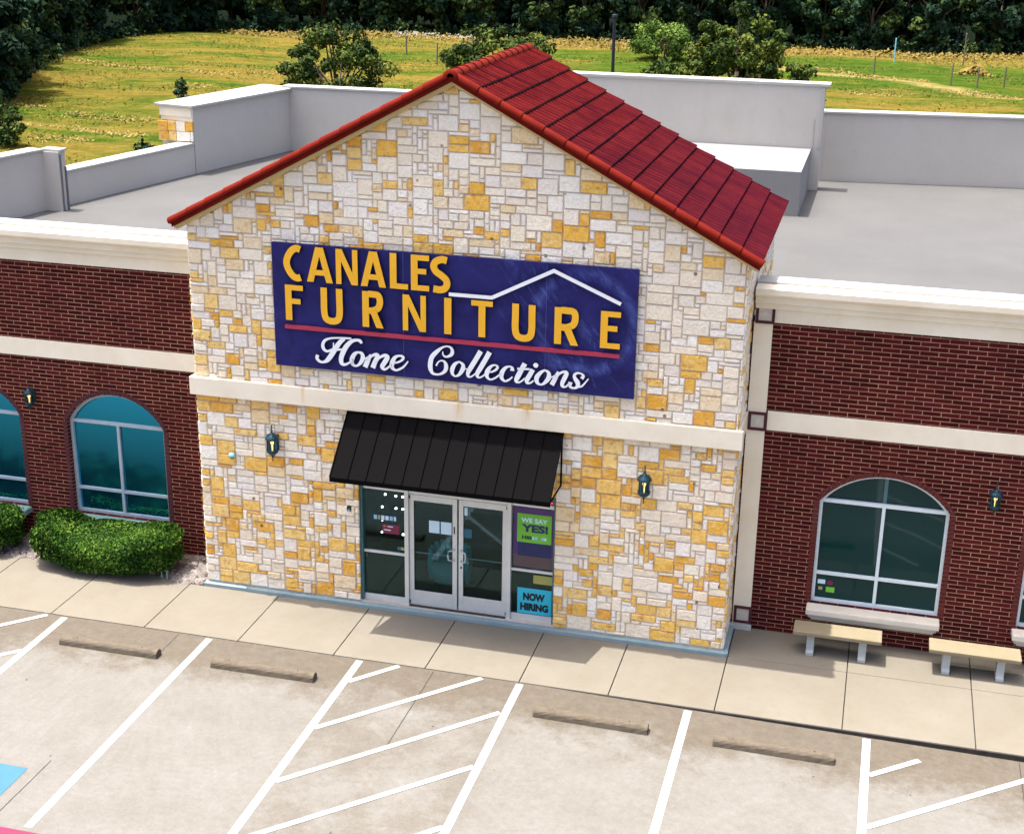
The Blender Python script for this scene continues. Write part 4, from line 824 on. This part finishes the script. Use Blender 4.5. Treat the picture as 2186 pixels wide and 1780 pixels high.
# ---------------------------------------------------------------- foliage tools
def cloud(name, P, Nn, size, tones, mat, parent=None, aspect=.6):
    """many leaf-sized rhombs; P centres, Nn facing, per-leaf size and tone"""
    rs = np.random.RandomState(len(P)); n = len(P); a = rs.normal(size=(n, 3)); a -= (a*Nn).sum(1)[:, None]*Nn; a /= np.linalg.norm(a, axis=1)[:, None]+1e-9
    b = np.cross(Nn, a); s = size[:, None]
    V = np.stack([P+a*s, P+b*s*aspect, P-a*s, P-b*s*aspect], 1).reshape(-1, 3)
    me = bpy.data.meshes.new(name); me.vertices.add(4*n); me.vertices.foreach_set("co", V.ravel().astype('f')); me.loops.add(4*n); me.loops.foreach_set("vertex_index", np.arange(4*n, dtype='i'))
    me.polygons.add(n); me.polygons.foreach_set("loop_start", np.arange(0, 4*n, 4, dtype='i')); me.polygons.foreach_set("loop_total", np.full(n, 4, dtype='i'))
    me.materials.append(mat); me.update(calc_edges=True)
    at = me.attributes.new("tone", 'FLOAT_COLOR', 'FACE'); t = np.clip(tones, 0, 1); at.data.foreach_set("color", np.stack([t, t, t, np.ones(n)], 1).ravel().astype('f'))
    o = bpy.data.objects.new(name, me); link(o, parent); return o
def unit(v): return v/(np.linalg.norm(v, axis=1)[:, None]+1e-9)
def crown_pts(rs, k, per, rx, rz, zc, rc, low=-1.0, flat_=1.0):
    d = unit(rs.normal(size=(k, 3))); d = d[d[:, 2] > low]; k = len(d)
    rad = rs.uniform(.45, 1.0, k)**.6; c = d*rad[:, None]*np.array([rx, rx, rz])*rs.uniform(.85, 1.12, (k, 1)); c[:, 2] += zc
    idx = np.repeat(np.arange(k), per); q = rs.normal(size=(k*per, 3)); q = unit(q)*(rs.uniform(0, 1, (k*per, 1))**.4)*rc*rs.uniform(.6, 1.3, k)[idx][:, None]; q[:, 2] *= .75*flat_
    P = c[idx]+q; Nn = unit(unit(q)+rs.normal(size=(k*per, 3))*.55+np.array([0, 0, .35])); ct = rs.uniform(.0, .75, k)[idx]
    return P, Nn, ct+rs.uniform(-.22, .30, k*per), c
def tree(name, label, cat_, seed, k, per, rx, rz, zc, rc, leaf, mat, H, group=None, low=-.6, stems=1):
    rs = np.random.RandomState(seed); r = empty(name, (0, 0, 0), label, cat_, group)
    P, Nn, t, c = crown_pts(rs, k, per, rx, rz, zc, rc, low); cloud("crown", P, Nn, leaf*rs.uniform(.6, 1.4, len(P)), t, mat, r)
    m = MB(); m.smooth = True
    for s_ in range(stems):
        bx_ = rs.uniform(-.15, .15, 2)*(stems > 1)*3; m.tube([(bx_[0], bx_[1], -.3), (bx_[0]*1.2, bx_[1]*1.2, zc*.5), (bx_[0]*2, bx_[1]*2, zc)], [H*.028, H*.02, H*.012], 7)
    m.build("trunk", M['bark'], r)
    m = MB(); m.smooth = True
    for q in c[:14]:
        z0 = zc*rs.uniform(.3, .75); m.tube([(0, 0, z0), (q[0]*.5, q[1]*.5, (z0+q[2])/2+.15), tuple(q)], [H*.011, H*.008, H*.004], 5)
    m.build("limbs", M['bark'], r); return r

# clipped hedges in the planting bed
def hedge(seed, label, cx_, cy_, hx, hy, H):
    rs = np.random.RandomState(seed); r = empty("round_hedge", (cx_, cy_, 0), label, "hedge", "clipped hedges below the arched windows")
    n = 30000; d = unit(rs.normal(size=(n, 3))); d[:, 2] = np.where(d[:, 2] < -.55, -d[:, 2], d[:, 2])
    e = 1.0; q = np.sign(d)*np.abs(d)**e; q /= (np.abs(q)**3.0).sum(1)[:, None]**(1/3.0)
    lump = 1+.045*np.sin(q[:, 0]*9+seed)*np.cos(q[:, 1]*7)+.04*np.sin(q[:, 2]*8+q[:, 0]*5)+rs.normal(0, .022, n)
    P = q*lump[:, None]*np.array([hx, hy, H*.52]); P[:, 2] += H*.5; P[:, 2] *= .86+.32*np.clip((np.abs(q[:, 0])-.35)/.5, 0, 1); P[:, 2] = np.maximum(P[:, 2], .02); P += np.array([cx_, cy_, 0])
    pt = .38+.22*np.sin(q[:, 0]*6+1)*np.sin(q[:, 1]*5)+rs.uniform(-.45, .5, n)
    cloud("leaves", P, unit(q+rs.normal(size=(n, 3))*.6), rs.uniform(.018, .042, n), pt, M['hedge'], r)
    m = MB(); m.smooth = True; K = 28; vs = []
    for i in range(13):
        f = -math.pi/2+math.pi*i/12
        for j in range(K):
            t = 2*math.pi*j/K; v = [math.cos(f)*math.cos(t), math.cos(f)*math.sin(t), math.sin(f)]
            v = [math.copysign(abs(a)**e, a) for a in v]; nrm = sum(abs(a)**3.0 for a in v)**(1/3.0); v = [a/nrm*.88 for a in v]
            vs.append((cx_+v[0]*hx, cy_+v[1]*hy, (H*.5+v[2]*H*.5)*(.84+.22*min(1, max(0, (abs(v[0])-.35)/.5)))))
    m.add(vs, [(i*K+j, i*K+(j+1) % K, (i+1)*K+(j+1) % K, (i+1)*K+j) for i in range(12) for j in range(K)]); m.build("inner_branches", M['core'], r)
hedge(3, "round clipped green hedge below the blue arched window beside the stone entrance", -2.22, .20, 1.42, .66, .88)
hedge(5, "clipped green hedge cut off by the left edge of the photo", -5.75, .30, 1.50, .62, .8)
pp = empty("irrigation_pipe", (-.85, .02, 0), "small pale green pipe loop standing in front of the hedge", "pipe")
m = MB(); m.tube([(-.95, -.02, 0), (-.95, -.02, .17)], .011, 6); m.tube([(-.83, -.04, 0), (-.83, -.04, .17)], .011, 6); m.build("upright", M['pvc'], pp)
m = MB(); m.tube([(-.96, -.02, .17), (-.82, -.04, .17)], .012, 6); m.build("crossbar", M['pvc'], pp)
rs = np.random.RandomState(4); m = MB(); m.smooth = False
for i in range(1500):
    x, y = rs.uniform(-6.8, -.12), rs.uniform(.02, 1.08)
    if i % 3 == 0: x = rs.uniform(-.75, -.1)
    if i % 3 == 1: x = rs.uniform(-4.35, -3.75)
    if x > -.8 and rs.rand() < .2: y = rs.uniform(-.1, .1)
    s = rs.uniform(.018, .06); k = 6; ph = rs.uniform(0, 6); e1, e2 = rs.uniform(.6, 1.2, 2)
    vs = [(x+s*e1*math.cos(ph+j*2*math.pi/k)*q, y+s*e2*math.sin(ph+j*2*math.pi/k)*q, -.02+z*s+rs.uniform(0, .01)) for q, z in ((1, 0), (.9, .5), (.4, .85)) for j in range(k)]
    m.add(vs, [(a*k+j, a*k+(j+1) % k, (a+1)*k+(j+1) % k, (a+1)*k+j) for a in range(2) for j in range(k)]+[tuple(range(2*k, 3*k))])
tag(m.build("river_rocks", M['rock']), kind='stuff')

# ---------------------------------------------------------------- trees in the field
def put(o, x, y, s=1, rz=0): o.location = (x, y, gz(x, y)); o.scale = (s, s, s); o.rotation_euler = (0, 0, rz)
t1 = tree("broadleaf_tree", "round green tree behind the rear parapet, left of the red roof peak", "tree", 21, 70, 210, 2.75, 2.3, 3.9, .60, .095, M['leaf'], 6.6, "bushy trees behind the store"); put(t1, -15.9, 48, 1)
t2 = tree("broadleaf_tree", "green tree rising directly behind the peak of the red roof", "tree", 22, 60, 210, 2.4, 2.1, 4.4, .55, .095, M['leaf'], 6.8, "bushy trees behind the store"); put(t2, -7.2, 48, 1.06)
t4 = tree("broadleaf_tree", "large dark bushy tree behind the tall parapet, right of the lamp pole", "tree", 23, 85, 220, 2.25, 2.6, 4.5, .50, .09, M['leaf'], 7.4, "bushy trees behind the store"); put(t4, 4.3, 48, 1.07)
t3 = tree("willow_shrub", "pale green feathery shrub in the field between the pole and the dark tree", "shrub", 24, 60, 190, 2.4, 1.4, 1.5, .62, .10, M['wleaf'], 3.0, None, low=-.9, stems=3); put(t3, -7.4, 99, 1)
s5 = tree("low_shrub", "small leafy shrub poking above the parapet left of the large dark tree", "shrub", 25, 16, 60, 1.3, .6, 4.6, .35, .11, M['leaf'], 5.0, None); put(s5, .9, 47, 1)
s6 = tree("low_shrub", "small sprig of foliage above the parapet right of the large dark tree", "shrub", 26, 10, 50, .8, .5, 4.9, .3, .11, M['leaf'], 5.0, None); put(s6, 7.1, 47, 1)
s7 = tree("sapling", "thin dark sapling in the meadow above the left parapet, taller of two", "sapling", 27, 14, 60, .45, 1.3, 1.7, .25, .10, M['dleaf'], 3.0, "saplings in the meadow"); put(s7, -24.6, 48, 1)
s8 = tree("sapling", "short dark sapling in the meadow just right of the taller one", "sapling", 28, 9, 60, .35, .8, 1.4, .22, .10, M['dleaf'], 2.3, "saplings in the meadow"); put(s8, -23.2, 48, 1)
s9 = tree("low_shrub", "round green shrub at the left edge above the far left parapet", "shrub", 29, 40, 110, 1.5, 1.0, 1.0, .4, .10, M['leaf'], 2.0, None, low=-.9); put(s9, -33.0, 43.6, 1)
s10 = tree("low_shrub", "dark slim shrub beside the stone end of the left rear parapet", "shrub", 30, 22, 90, .55, 2.6, 4.1, .3, .07, M['dleaf'], 6.3, None, low=-.95); put(s10, -7.9, 13.6, 1)
s11 = tree("low_shrub", "dark foliage showing in the step between the left parapets", "shrub", 31, 24, 90, .7, 2.2, 4.1, .35, .07, M['dleaf'], 6.0, None, low=-.95); put(s11, -9.2, 10.6, 1)
# the wood: individual trees in rows along the far edge of the field
proto = [tree("wood_tree", "tall dark tree in the dense wood that closes off the far side of the field", "tree", 40+i, 60, 120, 3.3, 4.6, 5.0, 1.0, .27, M['dleaf'], 10, "trees of the wood beyond the field", low=-.95) for i in range(4)]
base = [(-41, 52), (-44, 58.5), (-47.5, 65), (-50.5, 71), (-53, 77), (-55.5, 83.5), (-57.5, 90), (-59, 97), (-58.5, 104), (-55, 110.5), (-48.5, 113)]
x = -43.0
while x < 34: base.append((x, 114.5+(x+43)*.045)); x += 5.3
rs = np.random.RandomState(9); cnt = 0
for i, (bx_, by_) in enumerate(base):
    for row in range(3):
        ox, oy = ((-4.6*row, 2.2*row) if i < 8 else (0, 4.8*row)); jx, jy = rs.uniform(-1, 1, 2)
        s = rs.uniform(.62, .92) if row == 0 else rs.uniform(.95, 1.25)
        o = proto[cnt] if cnt < 4 else copy_tree(proto[rs.randint(4)])
        put(o, bx_+ox+jx+(2.4 if row == 1 else 0), by_+oy+jy*.8, s, rs.uniform(0, 6.28)); cnt += 1
# wood edge brush
rs = np.random.RandomState(12); P, T, Nn = [], [], []
for i in range(len(base)-1):
    a, b = np.array(base[i]), np.array(base[i+1]); k = int(np.linalg.norm(b-a)*2.2)
    for j in range(k):
        c = a+(b-a)*j/k+rs.normal(0, .5, 2)+(np.array([1.6, -1.0]) if i < 8 else np.array([0, -1.9])); h = rs.uniform(.5, 1.7); n = 45; q = unit(rs.normal(size=(n, 3)))*rs.uniform(.2, 1, (n, 1))*np.array([1.0, .8, h*.6])
        p = q+np.array([c[0], c[1], h*.45]); p[:, 2] = np.maximum(p[:, 2], .03); P.append(p); Nn.append(unit(q+rs.normal(size=(n, 3))*.5)); T.append(np.full(n, rs.uniform(0, .9))+rs.uniform(-.2, .2, n))
P = np.concatenate(P); tag(cloud("undergrowth", P, np.concatenate(Nn), rs.uniform(.12, .28, len(P)), np.concatenate(T), M['dleaf']), kind='stuff')
# unseen woods added behind the camera as a dark band mirrored in the glass
P, Nn, t, c = crown_pts(rs, 900, 26, 1, 1, 0, .9); cc = np.repeat(np.stack([rs.uniform(-190, 120, 900), rs.uniform(-140, -122, 900), rs.uniform(.5, 4.6, 900)], 1), 26, 0)[:len(P)]
k_ = len(P); q = unit(rs.normal(size=(k_, 3)))*rs.uniform(.3, 1, (k_, 1))*2.4; tag(cloud("reflection_wood", cc[:k_]+q, unit(q), rs.uniform(.6, 1.2, k_), t, M['dleaf']), kind='stuff')
grid_sheet("reflection_street", [-300, -100, 0, 100, 300], [-118, -26], lambda x, y: -.3, M['dark'])  # unseen ground, added dark for the lower part of the window reflection

# grass tufts, dry swaths, weeds
def tufts(name, XY, h, wd, tones, mat):
    n = len(XY); rs = np.random.RandomState(n); Z = np.array([gz(x, y) for x, y in XY]); P = np.stack([XY[:, 0], XY[:, 1], Z+.02+h*rs.uniform(.1, 1, n)], 1)
    Nn = unit(rs.normal(size=(n, 3))*np.array([.55, .55, .2])+np.array([0, -.25, .9])); return tag(cloud(name, P, Nn, wd, tones, mat, aspect=.45), kind='stuff')
rs = np.random.RandomState(77); n = 110000; X = rs.uniform(-56, 32, n); Yv = rs.uniform(38, 112, n)
den = np.sin(X*.21+Yv*.5)+np.sin(X*.07-Yv*.9+2)+np.sin(X*.5+Yv*.23+1)*.6+rs.normal(0, .7, n); keep = (den > .35) & ~((X < -38) & (Yv < 75) & (X+ (Yv-40)*.45 < -42)); XY = np.stack([X, Yv], 1)[keep]; dk_ = den[keep]
rgt = (XY[:, 0] > -20) & (XY[:, 1] > 84); tn = rs.uniform(0, 1, len(XY))**1.2*.9-rgt*.35
tufts("meadow_grass_tufts", XY, rs.uniform(.03, .16, len(XY)), rs.uniform(.04, .13, len(XY)), tn, M['gtuft'])
sw = [[(-53, 83), (-46.8, 80), (-41, 77), (-35.9, 75.8), (-32, 77.6), (-28, 78)], [(-41.3, 56.6), (-38.4, 57)], [(-36, 55.5), (-32.4, 54.4), (-29.8, 54)], [(-37, 50.5), (-32.9, 51)], [(-31.9, 49.5), (-29.3, 48.9), (-27, 48.2)], [(-36, 69.5), (-33.5, 69.4)], [(-32.7, 46.1), (-29.2, 45.9)], [(-27, 70), (-22, 69)],
      [(3.5, 100.3), (7, 97.5), (10.2, 93.7), (14, 90.5)], [(17, 86.5), (20, 83.3), (23, 81)], [(8, 84), (12, 83.2)]]
pts = []
for l_ in sw:
    for a, b in zip(l_, l_[1:]):
        a, b = np.array(a), np.array(b); k = int(np.linalg.norm(b-a)*60); u = rs.uniform(0, 1, (k, 1)); pts.append(a+(b-a)*u+rs.normal(0, .42, (k, 2))*np.array([.5, 1.0]))
pts = np.concatenate(pts); tufts("dry_grass_swaths", pts, rs.uniform(.02, .09, len(pts)), rs.uniform(.05, .13, len(pts)), rs.uniform(.1, 1, len(pts)), M['dry'])
n = 9000; X = rs.uniform(-50, 34, n); pts = np.stack([X, 108.5+(X+43)*.05+rs.normal(0, 1.3, n)], 1); tufts("dry_grass_edge", pts, rs.uniform(.1, .55, n), rs.uniform(.07, .22, n), rs.uniform(0, .7, n), M['dry'])
n = 500; X = rs.uniform(-34, -27, n); pts = np.stack([X, 109+(X+34)*.35+rs.normal(0, .35, n)], 1); o = tufts("white_flowers", pts, rs.uniform(.2, .6, n), rs.uniform(.06, .14, n), rs.uniform(.3, 1, n), M['paint'])
pts = np.array([17.5, 99])+rs.normal(0, 1, (260, 2))*np.array([.8, .5]); o = tufts("dry_grass_clump", pts, rs.uniform(.4, 1.1, 260)*np.exp(-((pts[:, 0]-17.5)**2)), rs.uniform(.1, .3, 260), rs.uniform(0, .6, 260), M['dry']); del o["kind"]; tag(o, "round orange clump of dry grass standing alone in the right of the field", "grass clump")

# ---------------------------------------------------------------- fence posts and the lamp pole
def post(x, y, h, r_, label, mat='post'):
    e = MB(); z = gz(x, y); e.tube([(x, y, z-.2), (x+.02, y, z+h)], r_, 6); e.tube([(x+.02, y, z+h+.001), (x+.02, y, z+h+.05)], [r_*1.0, r_*.4], 6); tag(e.build("fence_post", M[mat]), label, "post", "posts standing in the field")
post(15.5, 89, 1.5, .06, "left of three thin posts in a row at the right of the field"); post(17.3, 88.4, 1.5, .06, "middle of three thin posts in a row at the right of the field"); post(19.2, 89.5, 1.5, .06, "right of three thin posts in a row at the right of the field")
post(9.9, 95.8, 1.4, .06, "short post beside the pale track in the right of the field"); post(11.3, 104.5, 1.9, .06, "pale blue post near the wood in the right of the field", 'dome'); post(16.9, 106.4, 2.6, .06, "thin tall post near the wood above the orange grass clump")
post(-27.8, 94.3, 1.5, .06, "short post in the green strip right of the left round tree"); post(-23.6, 89.4, 1.6, .06, "second post, between the two bushy trees left of the roof peak")
lp = empty("lamp_pole", (-2.05, 50, 0), "tall dark blue lamp pole behind the rear parapet, right of the red roof", "lamp pole")
m = MB(); m.tube([(-2.05, 50, gz(-2, 50)-.2), (-2.05, 50, 6.9)], [.10, .075], 10); m.build("pole", M['pole'], lp)
m = MB(); m.lathe([(.09, 6.901), (.14, 6.96), (.13, 7.06), (.0, 7.09)], (-2.05, 50, 0), 10); m.build("lamp_head", M['pole'], lp)
